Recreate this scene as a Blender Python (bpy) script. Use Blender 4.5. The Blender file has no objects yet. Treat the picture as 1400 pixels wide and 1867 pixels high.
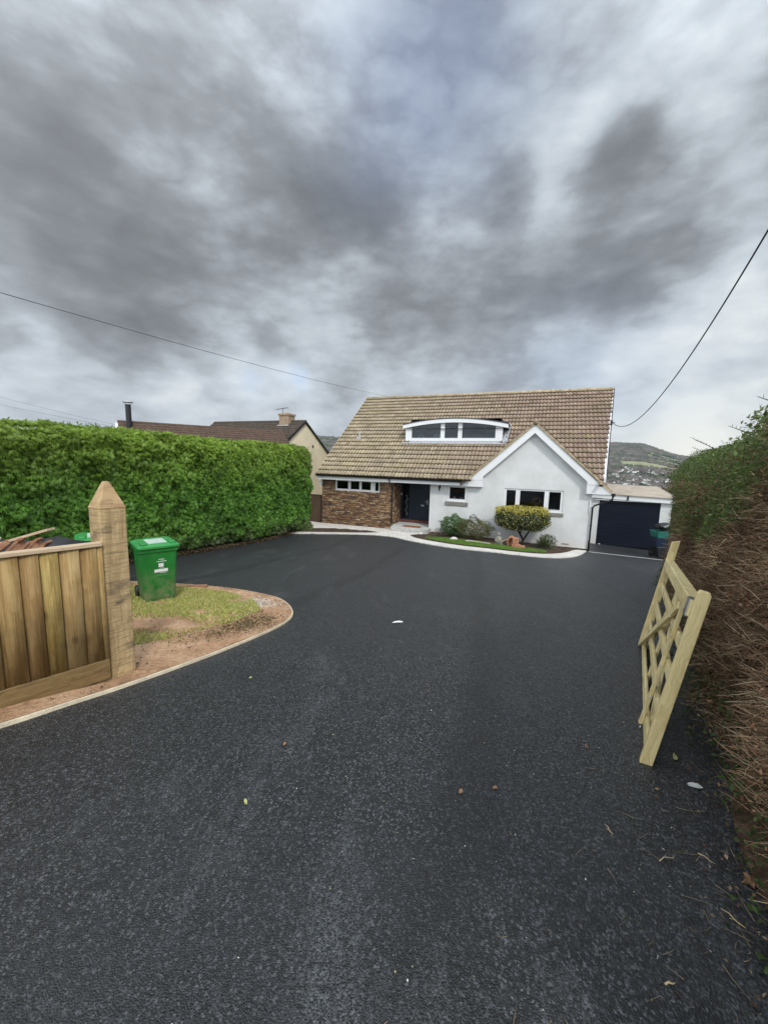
import bpy, math, random
import numpy as np
from mathutils import Vector, Matrix, geometry
C = bpy.context.scene.collection
S = bpy.context.scene
R = math.radians
random.seed(7)
rng = np.random.default_rng(11)
PI = math.pi

# ------------------------------------------------------------------ camera
cam_d = bpy.data.cameras.new('camera'); cam = bpy.data.objects.new('camera', cam_d); C.objects.link(cam)
S.camera = cam
cam_d.sensor_fit = 'HORIZONTAL'; cam_d.sensor_width = 36.0; cam_d.lens = 18.0
cam_d.clip_start = 0.05; cam_d.clip_end = 9000
p_, r_ = math.atan(700 / 5250.), math.atan(0.0256)
Fv = Vector((0, math.cos(p_), -math.sin(p_))); Uv = Vector((0, math.sin(p_), math.cos(p_))); Rv = Vector((1, 0, 0))
R2 = Rv * math.cos(r_) + Uv * math.sin(r_); U2 = -Rv * math.sin(r_) + Uv * math.cos(r_)
M = Matrix.Identity(4)
for i in range(3):
    M[i][0] = R2[i]; M[i][1] = U2[i]; M[i][2] = -Fv[i]
cam.matrix_world = M

# ------------------------------------------------------------------ sky (overcast, broken cloud)
W = bpy.data.worlds.new('World'); S.world = W; W.use_nodes = True
nt = W.node_tree; nt.nodes.clear()
def nd(nt, t, **k):
    n = nt.nodes.new(t)
    for a, b in k.items():
        if a == 'op': n.operation = b
        elif hasattr(n, a): setattr(n, a, b)
        else: n.inputs[a].default_value = b
    return n
def lk(nt, a, b): nt.links.new(a, b)
def mth(nt, op, a, b=None, c=None, clamp=False):
    n = nt.nodes.new('ShaderNodeMath'); n.operation = op; n.use_clamp = clamp
    for i, x in enumerate((a, b, c)):
        if x is None: continue
        if isinstance(x, (int, float)): n.inputs[i].default_value = x
        else: nt.links.new(x, n.inputs[i])
    return n.outputs[0]
def ramp(nt, fac, stops, interp='LINEAR'):
    n = nt.nodes.new('ShaderNodeValToRGB'); n.color_ramp.interpolation = interp
    e = n.color_ramp.elements
    while len(e) < len(stops): e.new(0.5)
    for i, (p, c) in enumerate(stops):
        e[i].position = p; e[i].color = (c[0], c[1], c[2], 1) if isinstance(c, (tuple, list)) else (c, c, c, 1)
    nt.links.new(fac, n.inputs[0]); return n.outputs[0]
def mixc(nt, fac, a, b, bt='MIX'):
    n = nt.nodes.new('ShaderNodeMix'); n.data_type = 'RGBA'; n.blend_type = bt
    for s, x in ((0, fac), (6, a), (7, b)):
        if isinstance(x, (int, float)): n.inputs[s].default_value = x
        elif isinstance(x, (tuple, list)): n.inputs[s].default_value = (x[0], x[1], x[2], 1)
        else: nt.links.new(x, n.inputs[s])
    return n.outputs[2]
def vmath(nt, op, a, b=None, scale=None):
    n = nt.nodes.new('ShaderNodeVectorMath'); n.operation = op
    for i, x in enumerate((a, b)):
        if x is None: continue
        if isinstance(x, (tuple, list)): n.inputs[i].default_value = x
        else: nt.links.new(x, n.inputs[i])
    if scale is not None: n.inputs['Scale'].default_value = scale
    return n
SUN_EL, SUN_AZ = R(44), R(160)          # sun high behind the camera and a little to its right
sky = nd(nt, 'ShaderNodeTexSky', sky_type='NISHITA', sun_disc=False, sun_elevation=SUN_EL, sun_rotation=SUN_AZ)
tc = nd(nt, 'ShaderNodeTexCoord')
d0 = tc.outputs['Generated']
warp = nd(nt, 'ShaderNodeTexNoise', Scale=6.0, Detail=3.0, Roughness=0.5); lk(nt, d0, warp.inputs['Vector'])
wv = vmath(nt, 'SUBTRACT', warp.outputs['Color'], (0.5, 0.5, 0.5)).outputs[0]
wv = vmath(nt, 'SCALE', wv, scale=0.15).outputs[0]
dw = vmath(nt, 'NORMALIZE', vmath(nt, 'ADD', d0, wv).outputs[0]).outputs[0]
sp = nd(nt, 'ShaderNodeSeparateXYZ'); lk(nt, d0, sp.inputs[0])
zz = mth(nt, 'ADD', mth(nt, 'MAXIMUM', sp.outputs[2], 0.0), 0.16)
cb = nd(nt, 'ShaderNodeCombineXYZ')
lk(nt, mth(nt, 'DIVIDE', sp.outputs[0], zz), cb.inputs[0]); lk(nt, mth(nt, 'DIVIDE', sp.outputs[1], zz), cb.inputs[1])
n1 = nd(nt, 'ShaderNodeTexNoise', Scale=1.05, Detail=9.0, Roughness=0.52, Distortion=0.35); lk(nt, cb.outputs[0], n1.inputs['Vector'])
flat = vmath(nt, 'MULTIPLY', d0, (1.0, 1.0, 2.1)).outputs[0]
n2 = nd(nt, 'ShaderNodeTexNoise', Scale=3.4, Detail=9.0, Roughness=0.50, Distortion=0.0); lk(nt, flat, n2.inputs['Vector'])
val = mth(nt, 'ADD', mth(nt, 'MULTIPLY', mth(nt, 'SUBTRACT', n1.outputs[0], 0.5), 0.30), 0.63)
val = mth(nt, 'ADD', val, mth(nt, 'MULTIPLY', mth(nt, 'SUBTRACT', n2.outputs[0], 0.5), 0.72))
vr = nd(nt, 'ShaderNodeTexNoise', Scale=7.5, Detail=4.0, Roughness=0.5); lk(nt, flat, vr.inputs['Vector'])
val = mth(nt, 'ADD', val, mth(nt, 'MULTIPLY', mth(nt, 'SUBTRACT', mth(nt, 'ABSOLUTE', mth(nt, 'SUBTRACT', vr.outputs[0], 0.5)), 0.085), 0.55))
n3 = nd(nt, 'ShaderNodeTexNoise', Scale=12.0, Detail=7.0, Roughness=0.55, Distortion=0.0); lk(nt, flat, n3.inputs['Vector'])
val = mth(nt, 'ADD', val, mth(nt, 'MULTIPLY', mth(nt, 'SUBTRACT', n3.outputs[0], 0.5), 0.28))
BLOBS = [  # direction, sharpness, amount
    ((-0.225, 0.955, 0.19), 500, .22), ((-0.532, 0.599, 0.599), 12, -.15), ((-0.42, 0.70, 0.57), 40, .0), ((-0.531, 0.723, 0.443), 30, -.07), ((0.603, 0.797, 0.032), 200, .25), ((0.60, 0.76, 0.16), 60, .08),
    ((-0.124, 0.832, 0.541), 120, -0.20),
    ((-0.244, 0.801, 0.546), 300, -0.12),
    ((0.005, 0.841, 0.540), 300, -0.14),
    ((-0.107, 0.878, 0.467), 200, -0.12),
    ((0.396, 0.712, 0.580), 1200, -0.24),
    ((0.409, 0.739, 0.535), 900, -0.22),
    ((0.370, 0.782, 0.502), 500, -0.18),
    ((0.503, 0.726, 0.469), 200, -0.16),
    ((0.228, 0.795, 0.562), 1500, -0.16),
    ((0.234, 0.833, 0.501), 500, -0.15),
    ((-0.012, 0.937, 0.350), 100, -0.13),
    ((0.233, 0.909, 0.345), 150, -0.13),
    ((0.412, 0.835, 0.364), 150, -0.17),
    ((0.479, 0.777, 0.408), 200, -0.12),
    ((-0.600, 0.700, 0.386), 60, -0.15),
    ((-0.500, 0.809, 0.311), 200, -0.13),
    ((-0.587, 0.754, 0.296), 400, -0.10),
    ((-0.262, 0.927, 0.269), 700, -0.17),
    ((0.016, 0.965, 0.262), 250, -0.10),
    ((-0.151, 0.752, 0.642), 150, 0.17),
    ((-0.038, 0.751, 0.660), 200, 0.10),
    ((0.459, 0.677, 0.576), 250, 0.15),
    ((0.315, 0.749, 0.583), 250, 0.12),
    ((0.297, 0.805, 0.514), 900, 0.12),
    ((-0.371, 0.822, 0.431), 400, 0.09),
    ((-0.439, 0.644, 0.627), 100, 0.06),
    ((0.473, 0.632, 0.614), 60, 0.00),
    ((-0.327, 0.927, 0.182), 500, 0.22),
    ((-0.455, 0.876, 0.157), 600, 0.18),
    ((-0.647, 0.733, 0.211), 300, 0.14),
    ((0.602, 0.730, 0.324), 300, 0.12),
    ((0.574, 0.781, 0.246), 200, 0.10),
    ((-0.154, 0.768, 0.622), 300, 0.06),
    ((-0.074, 0.902, 0.426), 1500, 0.10),
    ((0.169, 0.872, 0.460), 1500, 0.10),
    ((-0.114, 0.946, 0.303), 900, 0.08),
]
for c, k, a in BLOBS:
    c = tuple(Vector(c).normalized())
    dt = vmath(nt, 'DOT_PRODUCT', dw, c).outputs['Value']
    g = mth(nt, 'EXPONENT', mth(nt, 'MULTIPLY', mth(nt, 'SUBTRACT', dt, 1.0), float(k)))
    val = mth(nt, 'ADD', val, mth(nt, 'MULTIPLY', g, a))
hor = mth(nt, 'MULTIPLY', mth(nt, 'EXPONENT', mth(nt, 'MULTIPLY', sp.outputs[2], -7.0)), 0.13)
val = mth(nt, 'ADD', val, hor)
val = mth(nt, 'ADD', mth(nt, 'MULTIPLY', mth(nt, 'SUBTRACT', val, 0.5), 1.25), 0.5)
cl = ramp(nt, val, [(0.0, (.100, .106, .116)), (0.22, (.130, .140, .152)), (0.40, (.176, .190, .206)), (0.55, (.250, .272, .298)), (0.68, (.345, .382, .418)), (0.84, (.45, .492, .528)), (1.0, (.56, .595, .61))])
# warm light low on the horizon at the right
dt = vmath(nt, 'DOT_PRODUCT', d0, (0.62, 0.784, 0.0)).outputs['Value']
g = mth(nt, 'EXPONENT', mth(nt, 'MULTIPLY', mth(nt, 'SUBTRACT', dt, 1.0), 220.0))
cl = mixc(nt, mth(nt, 'MULTIPLY', g, 0.55), cl, (.95, .90, .72))
# sky brightened out of view behind the camera, added to light the scene
dt = vmath(nt, 'DOT_PRODUCT', d0, (-0.25, -0.78, 0.57)).outputs['Value']
gb = mth(nt, 'MULTIPLY', mth(nt, 'MAXIMUM', mth(nt, 'ADD', dt, 0.35), 0.0), 1.0)
SKY_S = 0.12
clb = mixc(nt, 1.0, cl, (1 / SKY_S,) * 3, 'MULTIPLY')
brt = mth(nt, 'ADD', 1.0, mth(nt, 'MULTIPLY', gb, 1.9))
cbr = nd(nt, 'ShaderNodeCombineXYZ'); [lk(nt, brt, cbr.inputs[i]) for i in range(3)]
clb = mixc(nt, 1.0, clb, cbr.outputs[0], 'MULTIPLY')
# holes of blue
def gap(c, k, a):
    c = tuple(Vector(c).normalized())
    dt = vmath(nt, 'DOT_PRODUCT', dw, c).outputs['Value']
    return mth(nt, 'MULTIPLY', mth(nt, 'EXPONENT', mth(nt, 'MULTIPLY', mth(nt, 'SUBTRACT', dt, 1.0), float(k))), a)
gp = gap((0.07, 0.735, 0.675), 60, .55)
for c, k, a in (((-0.215, 0.958, 0.20), 2500, .55), ((-0.30, 0.94, 0.17), 1200, .3), ((0.42, 0.90, 0.16), 60, .22)):
    gp = mth(nt, 'ADD', gp, gap(c, k, a))
gp = mth(nt, 'MINIMUM', gp, 0.9)
skb = mixc(nt, gp, clb, mixc(nt, 1.0, sky.outputs[0], (1.0, .92, .95), 'MULTIPLY'))
bg = nd(nt, 'ShaderNodeBackground', Strength=SKY_S); lk(nt, skb, bg.inputs[0])
wo = nd(nt, 'ShaderNodeOutputWorld'); lk(nt, bg.outputs[0], wo.inputs[0])
W.cycles.sampling_method = 'MANUAL'; W.cycles.sample_map_resolution = 512

# ------------------------------------------------------------------ sun, exposure
sd = bpy.data.lights.new('sun', 'SUN'); so = bpy.data.objects.new('sun', sd); C.objects.link(so)
sd.energy = 1.5; sd.angle = R(8); sd.color = (1, .97, .925)
so.rotation_euler = Vector((-0.25, 0.68, -0.69)).to_track_quat('-Z', 'Y').to_euler()
S.view_settings.view_transform = 'Standard'; S.view_settings.look = 'None'
S.view_settings.exposure = 0.5; S.view_settings.gamma = 1
S.cycles.max_bounces = 6; S.cycles.transparent_max_bounces = 10

# ------------------------------------------------------------------ helpers
def tag(o, label=None, cat=None, group=None, kind=None):
    if label: o['label'] = label
    if cat: o['category'] = cat
    if group: o['group'] = group
    if kind: o['kind'] = kind
    return o
def thing(name, label, cat, loc=(0, 0, 0), rz=0, group=None):
    o = bpy.data.objects.new(name, None); C.objects.link(o)
    o.location = loc; o.rotation_euler = (0, 0, rz); o.empty_display_size = .2
    return tag(o, label, cat, group)
def npmesh(name, V, Fc, m, parent=None, col=None, smooth=False, loc=None):
    """V (n,3), Fc (k,j) all the same size, col per face (k,3)"""
    V = np.asarray(V, np.float32); Fc = np.asarray(Fc, np.int32)
    me = bpy.data.meshes.new(name); k, j = Fc.shape
    me.vertices.add(len(V)); me.vertices.foreach_set('co', V.ravel())
    me.loops.add(k * j); me.loops.foreach_set('vertex_index', Fc.ravel())
    me.polygons.add(k); me.polygons.foreach_set('loop_start', np.arange(0, k * j, j, dtype=np.int32))
    if smooth: me.polygons.foreach_set('use_smooth', np.ones(k, bool))
    if col is not None:
        a = me.color_attributes.new('Col', 'FLOAT_COLOR', 'CORNER')
        c = np.ones((k, j, 4), np.float32); c[..., :3] = np.asarray(col, np.float32)[:, None, :]
        a.data.foreach_set('color', c.ravel())
    me.update(calc_edges=True); me.validate()
    me.materials.append(m)
    o = bpy.data.objects.new(name, me); C.objects.link(o); o.parent = parent
    if loc is not None: o.location = loc
    return o
class MB:
    def __init__(s): s.v = []; s.f = []
    def add(s, V, Fs, M=None):
        b = len(s.v)
        for p in V:
            p = Vector(p)
            s.v.append(tuple(M @ p) if M is not None else tuple(p))
        s.f += [tuple(i + b for i in f) for f in Fs]; return s
    def box(s, a, b, M=None):
        x0, y0, z0 = a; x1, y1, z1 = b
        return s.add([(x0, y0, z0), (x1, y0, z0), (x1, y1, z0), (x0, y1, z0), (x0, y0, z1), (x1, y0, z1), (x1, y1, z1), (x0, y1, z1)],
                     [(0, 3, 2, 1), (4, 5, 6, 7), (0, 1, 5, 4), (1, 2, 6, 5), (2, 3, 7, 6), (3, 0, 4, 7)], M)
    def beam(s, p, q, w, h, up=(0, 0, 1), ext=0):
        """box of width w and height h from p to q"""
        p = Vector(p); q = Vector(q); d = (q - p).normalized(); u = Vector(up); sd_ = d.cross(u).normalized(); u = sd_.cross(d).normalized()
        p = p - d * ext; q = q + d * ext
        V = [c + sd_ * (i * w / 2) + u * (j * h / 2) for c in (p, q) for i, j in ((-1, -1), (1, -1), (1, 1), (-1, 1))]
        return s.add(V, [(0, 1, 2, 3), (7, 6, 5, 4), (0, 4, 5, 1), (1, 5, 6, 2), (2, 6, 7, 3), (3, 7, 4, 0)])
    def tube(s, pts, r, n=8, cap=True):
        pts = [Vector(p) for p in pts]; rs = r if isinstance(r, (list, tuple)) else [r] * len(pts)
        b = len(s.v); prev = None
        for i, p in enumerate(pts):
            d = (pts[min(i + 1, len(pts) - 1)] - pts[max(i - 1, 0)]).normalized()
            a = prev if prev is not None else Vector((0, 0, 1)) if abs(d.z) < .9 else Vector((1, 0, 0))
            x = d.cross(a).normalized(); y = x.cross(d).normalized(); prev = y
            for k in range(n):
                t = 2 * PI * k / n; s.v.append(tuple(p + x * (math.cos(t) * rs[i]) + y * (math.sin(t) * rs[i])))
        for i in range(len(pts) - 1):
            for k in range(n):
                s.f.append((b + i * n + k, b + i * n + (k + 1) % n, b + (i + 1) * n + (k + 1) % n, b + (i + 1) * n + k))
        if cap:
            s.f.append(tuple(b + k for k in range(n))[::-1]); s.f.append(tuple(b + (len(pts) - 1) * n + k for k in range(n)))
        return s
    def lathe(s, prof, n=20, c=(0, 0, 0), M=None):
        V = [(c[0] + r * math.cos(2 * PI * k / n), c[1] + r * math.sin(2 * PI * k / n), c[2] + z) for r, z in prof for k in range(n)]
        Fs = [(i * n + k, i * n + (k + 1) % n, (i + 1) * n + (k + 1) % n, (i + 1) * n + k) for i in range(len(prof) - 1) for k in range(n)]
        return s.add(V, Fs, M)
    def prism(s, poly, d, lo, hi, M=None):
        """poly in the two other axes, extruded along axis d ('x','y','z') from lo to hi"""
        def mk(a, b, t): return {'x': (t, a, b), 'y': (a, t, b), 'z': (a, b, t)}[d]
        n = len(poly)
        V = [mk(a, b, lo) for a, b in poly] + [mk(a, b, hi) for a, b in poly]
        return s.add(V, [tuple(range(n))[::-1], tuple(range(n, 2 * n))] + [(i, (i + 1) % n, n + (i + 1) % n, n + i) for i in range(n)], M)
    def wall(s, x0, x1, z0, z1, y0, y1, holes):
        """vertical wall slab in x-z with rectangular holes (xa, xb, za, zb)"""
        xs = sorted({x0, x1, *[h[0] for h in holes], *[h[1] for h in holes]}); zs = sorted({z0, z1, *[h[2] for h in holes], *[h[3] for h in holes]})
        for i in range(len(xs) - 1):
            run = None
            for j in range(len(zs) - 1):
                cx, cz = (xs[i] + xs[i + 1]) / 2, (zs[j] + zs[j + 1]) / 2
                hole = any(h[0] < cx < h[1] and h[2] < cz < h[3] for h in holes)
                if not hole: s._slab(xs[i], xs[i + 1], zs[j], zs[j + 1], y0, y1)
        for (a, b, c, d) in holes:   # reveals
            s.add([(a, y0, c), (a, y1, c), (a, y1, d), (a, y0, d)], [(0, 1, 2, 3)]); s.add([(b, y0, c), (b, y1, c), (b, y1, d), (b, y0, d)], [(3, 2, 1, 0)])
            s.add([(a, y0, c), (b, y0, c), (b, y1, c), (a, y1, c)], [(0, 1, 2, 3)]); s.add([(a, y0, d), (b, y0, d), (b, y1, d), (a, y1, d)], [(3, 2, 1, 0)])
        return s
    def _slab(s, a, b, c, d, y0, y1):
        s.add([(a, y0, c), (b, y0, c), (b, y0, d), (a, y0, d)], [(0, 1, 2, 3)]); s.add([(a, y1, c), (b, y1, c), (b, y1, d), (a, y1, d)], [(3, 2, 1, 0)])
    def build(s, name, m, parent=None, smooth=False, bevel=0, seg=2, loc=None, recalc=False):
        me = bpy.data.meshes.new(name); me.from_pydata([tuple(p) for p in s.v], [], s.f)
        if recalc:
            import bmesh
            b = bmesh.new(); b.from_mesh(me); bmesh.ops.recalc_face_normals(b, faces=b.faces); b.to_mesh(me); b.free()
        if smooth: me.polygons.foreach_set('use_smooth', [True] * len(me.polygons))
        me.materials.append(m); o = bpy.data.objects.new(name, me); C.objects.link(o); o.parent = parent
        if loc is not None: o.location = loc
        if bevel:
            b = o.modifiers.new('bevel', 'BEVEL'); b.width = bevel; b.segments = seg; b.limit_method = 'ANGLE'; b.angle_limit = R(35)
        return o

# ------------------------------------------------------------------ materials
def mat(name, rough=.7, spec=.5):
    m = bpy.data.materials.new(name); m.use_nodes = True; t = m.node_tree; b = t.nodes['Principled BSDF']
    b.inputs['Roughness'].default_value = rough; b.inputs['Specular IOR Level'].default_value = spec
    return m, t, b
def coords(t, scale=(1, 1, 1), rnd=True):
    tc = nd(t, 'ShaderNodeTexCoord'); mp = nd(t, 'ShaderNodeMapping'); mp.inputs['Scale'].default_value = scale
    lk(t, tc.outputs['Object'], mp.inputs[0])
    if rnd:
        oi = nd(t, 'ShaderNodeObjectInfo'); v = vmath(t, 'SCALE', oi.outputs['Location'], scale=.37)
        lk(t, v.outputs[0], mp.inputs['Location'])
    return mp.outputs[0]
def noise(t, v, sc, det=5., ro=.55, dist=0.):
    n = nd(t, 'ShaderNodeTexNoise', Scale=sc, Detail=det, Roughness=ro, Distortion=dist); lk(t, v, n.inputs['Vector']); return n.outputs[0]
def bump(t, b, h, st=.4, dist=.01, prev=None):
    n = nd(t, 'ShaderNodeBump', Strength=st, Distance=dist); lk(t, h, n.inputs['Height'])
    if prev is not None: lk(t, prev, n.inputs['Normal'])
    lk(t, n.outputs[0], b.inputs['Normal']); return n.outputs[0]
def simple(name, c, rough=.6, spec=.4, var=.12, sc=6., bmp=0., metal=0., bsc=40.):
    m, t, b = mat(name, rough, spec); v = coords(t)
    n = noise(t, v, sc, 6)
    lo = tuple(x * (1 - var) for x in c); hi = tuple(min(1, x * (1 + var)) for x in c)
    lk(t, ramp(t, n, [(.3, lo), (.7, hi)]), b.inputs['Base Color']); b.inputs['Metallic'].default_value = metal
    if bmp: bump(t, b, noise(t, v, bsc, 6), bmp, .01)
    return m
def colmat(name, rough=.6, spec=.3, trans=0., var=.15, sc=30.):
    m, t, b = mat(name, rough, spec)
    a = nd(t, 'ShaderNodeAttribute', attribute_name='Col'); v = coords(t, rnd=False)
    n = ramp(t, noise(t, v, sc, 3), [(.3, 1 - var), (.7, 1 + var)])
    c = mixc(t, 1., a.outputs['Color'], n, 'MULTIPLY'); lk(t, c, b.inputs['Base Color'])
    if trans:
        tr = nd(t, 'ShaderNodeBsdfTranslucent'); lk(t, c, tr.inputs[0]); mx = nd(t, 'ShaderNodeMixShader', Fac=trans)
        out = t.nodes['Material Output']; lk(t, b.outputs[0], mx.inputs[1]); lk(t, tr.outputs[0], mx.inputs[2]); lk(t, mx.outputs[0], out.inputs[0])
    return m
def wood(name, dark, lightc, grain='z', knots=True, stain=None, scale=1., rough=.7, green=None):
    m, t, b = mat(name, rough, .25)
    s = {'x': (1, 14, 14), 'y': (14, 1, 14), 'z': (14, 14, 1)}[grain]
    v = coords(t, tuple(k * scale for k in s))
    wob = noise(t, coords(t, (2, 2, 2)), 1.3, 3)
    wv = vmath(t, 'ADD', v, vmath(t, 'SCALE', nd_out(t, wob), scale=1.6).outputs[0]).outputs[0]
    g1 = noise(t, wv, 1.6, 8, .62, .8); g2 = noise(t, wv, 9., 4, .6)
    f = mth(t, 'ADD', mth(t, 'MULTIPLY', g1, .7), mth(t, 'MULTIPLY', g2, .3))
    c = ramp(t, f, [(.34, dark), (.5, tuple((x + y) / 2 for x, y in zip(dark, lightc))), (.66, lightc)])
    if green:
        gn = ramp(t, noise(t, coords(t, (1.5, 1.5, .6)), 2., 4), [(.42, 0.), (.62, 1.)])
        c = mixc(t, mth(t, 'MULTIPLY', gn, .6), c, green)
    if knots:
        ks = {'x': (1.6, 4.5, 4.5), 'y': (4.5, 1.6, 4.5), 'z': (4.5, 4.5, 2.6)}[grain]
        vo = nd(t, 'ShaderNodeTexVoronoi', Scale=1.35); lk(t, coords(t, ks), vo.inputs['Vector'])
        k = ramp(t, vo.outputs['Distance'], [(.0, 1.), (.09, 1.), (.13, .25), (.16, .6), (.24, .0)])
        c = mixc(t, mth(t, 'MULTIPLY', k, .75), c, tuple(x * .35 for x in dark))
    if stain:
        sn = ramp(t, noise(t, coords(t, (3, 3, 5)), 1.6, 8, .65), [(.55, 0.), (.68, 1.)])
        c = mixc(t, mth(t, 'MULTIPLY', sn, .75), c, stain)
    lk(t, c, b.inputs['Base Color']); bump(t, b, f, .35, .006)
    return m
def nd_out(t, fac):
    cbn = nd(t, 'ShaderNodeCombineXYZ'); lk(t, fac, cbn.inputs[0]); lk(t, fac, cbn.inputs[1]); lk(t, fac, cbn.inputs[2]); return cbn.outputs[0]

MT = {}
def tarmac():
    m, t, b = mat('tarmac', .6, .62)
    tcn = nd(t, 'ShaderNodeTexCoord'); v = tcn.outputs['Object']
    vo = nd(t, 'ShaderNodeTexVoronoi', Scale=170., Randomness=1.); lk(t, v, vo.inputs['Vector'])
    vo2 = nd(t, 'ShaderNodeTexVoronoi', Scale=125., Randomness=1.); lk(t, v, vo2.inputs['Vector'])
    vo3 = nd(t, 'ShaderNodeTexVoronoi', Scale=55., Randomness=1.); lk(t, v, vo3.inputs['Vector'])
    cell = nd(t, 'ShaderNodeSeparateColor'); lk(t, vo.outputs['Color'], cell.inputs[0])
    cell2 = nd(t, 'ShaderNodeSeparateColor'); lk(t, vo2.outputs['Color'], cell2.inputs[0])
    cell3 = nd(t, 'ShaderNodeSeparateColor'); lk(t, vo3.outputs['Color'], cell3.inputs[0])
    c = ramp(t, cell.outputs[0], [(0., (.002, .0022, .0026)), (.6, (.006, .0066, .0074)), (.82, (.020, .022, .024)), (.92, (.20, .21, .22)), (1., (.36, .37, .38))])
    c = mixc(t, .60, c, ramp(t, cell2.outputs[1], [(0., (.001, .0012, .0015)), (.6, (.006, .007, .008)), (.82, (.022, .024, .027)), (.90, (.24, .25, .26)), (1., (.42, .43, .44))]))
    c = mixc(t, .26, c, ramp(t, cell3.outputs[1], [(0., (.001, .0013, .0016)), (.7, (.022, .024, .027)), (1., (.14, .148, .155))]))
    big = noise(t, v, .5, 7, .62, .6); mid = noise(t, v, 5.5, 7, .7)
    c = mixc(t, ramp(t, big, [(.38, 0.), (.7, .5)]), c, (.034, .037, .040))
    c = mixc(t, ramp(t, mid, [(.45, 0.), (.7, .35)]), c, (.040, .043, .046))
    # roller seams running down the drive
    mp0 = nd(t, 'ShaderNodeMapping'); mp0.inputs['Rotation'].default_value = (0, 0, R(14)); lk(t, v, mp0.inputs[0])
    wv_ = nd(t, 'ShaderNodeTexWave', Scale=.115, Distortion=1.2, Detail=3.); lk(t, mp0.outputs[0], wv_.inputs['Vector'])
    c = mixc(t, ramp(t, wv_.outputs['Fac'], [(.0, .40), (.05, .0)]), c, (.004, .0045, .005))
    # dusty scuffs left by tyres and boots
    mp = nd(t, 'ShaderNodeMapping'); mp.inputs['Rotation'].default_value = (0, 0, R(38)); mp.inputs['Scale'].default_value = (2.6, .7, 1); lk(t, v, mp.inputs[0])
    sc = ramp(t, noise(t, mp.outputs[0], .9, 9, .70), [(.56, 0.), (.74, 1.)])
    mp2 = nd(t, 'ShaderNodeMapping'); mp2.inputs['Rotation'].default_value = (0, 0, R(-70)); mp2.inputs['Scale'].default_value = (5.0, .9, 1); lk(t, v, mp2.inputs[0])
    sc2 = ramp(t, noise(t, mp2.outputs[0], 1.4, 9, .74), [(.63, 0.), (.78, .8)])
    grit = ramp(t, cell.outputs[1], [(.35, 0.), (.8, 1.)])
    sc = mth(t, 'ADD', sc, sc2, clamp=True)
    c = mixc(t, mth(t, 'MULTIPLY', mth(t, 'MULTIPLY', sc, grit), .55), c, (.30, .31, .32))
    c = mixc(t, 1., c, (.56, .573, .595), 'MULTIPLY'); lk(t, c, b.inputs['Base Color'])
    h = mth(t, 'ADD', ramp(t, vo.outputs['Distance'], [(0., 1.), (.7, 0.)]), mth(t, 'MULTIPLY', cell.outputs[2], .8))
    h = mth(t, 'ADD', h, mth(t, 'MULTIPLY', cell2.outputs[2], .7))
    n1 = bump(t, b, h, .55, .0055)
    bump(t, b, big, .3, .05, n1)
    lk(t, ramp(t, cell2.outputs[0], [(0., .30), (1., .7)]), b.inputs['Roughness'])
    return m
MT['tarmac'] = tarmac()
def soilmat(name, a, bb, cc, sc=3.):
    m, t, b = mat(name, .9, .15); v = coords(t, rnd=False)
    n = noise(t, v, sc, 9, .65); n2 = noise(t, v, sc * 9, 6, .7)
    c = ramp(t, n, [(.3, a), (.5, bb), (.68, cc)])
    c = mixc(t, ramp(t, n2, [(.5, 0.), (.75, .75)]), c, tuple(x * .35 for x in a))
    lk(t, c, b.inputs['Base Color']); h = mth(t, 'ADD', n, mth(t, 'MULTIPLY', n2, .6)); bump(t, b, h, .9, .04)
    return m
MT['red_earth'] = soilmat('red_earth', (.30, .175, .10), (.46, .28, .165), (.58, .38, .24))
MT['dark_soil'] = soilmat('dark_soil', (.035, .024, .018), (.07, .048, .034), (.13, .09, .06), 5.)
MT['verge'] = soilmat('verge', (.05, .07, .02), (.08, .10, .035), (.12, .12, .05), 1.5)
def pavingmat():
    m, t, b = mat('paving', .75, .3); v = coords(t, rnd=False)
    br = nd(t, 'ShaderNodeTexBrick', Scale=1.); lk(t, v, br.inputs['Vector'])
    br.inputs['Color1'].default_value = (.70, .66, .60, 1); br.inputs['Color2'].default_value = (.58, .55, .51, 1); br.inputs['Mortar'].default_value = (.30, .28, .25, 1)
    br.inputs['Brick Width'].default_value = .42; br.inputs['Row Height'].default_value = .2; br.inputs['Mortar Size'].default_value = .008
    c = mixc(t, ramp(t, noise(t, v, 2.5, 7), [(.45, 0.), (.75, .45)]), br.outputs[0], (.36, .34, .30)); lk(t, c, b.inputs['Base Color'])
    bump(t, b, noise(t, v, 60, 4), .3, .004); return m
MT['paving'] = pavingmat()
MT['edging'] = simple('edging_timber', (.66, .57, .42), .8, .2, .2, 9., .5)
MT['white'] = simple('white_upvc', (.70, .70, .70), .35, .45, .03, 2.)
MT['white_flat'] = simple('white_board', (.70, .71, .72), .5, .35, .05, 3., .08)
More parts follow.
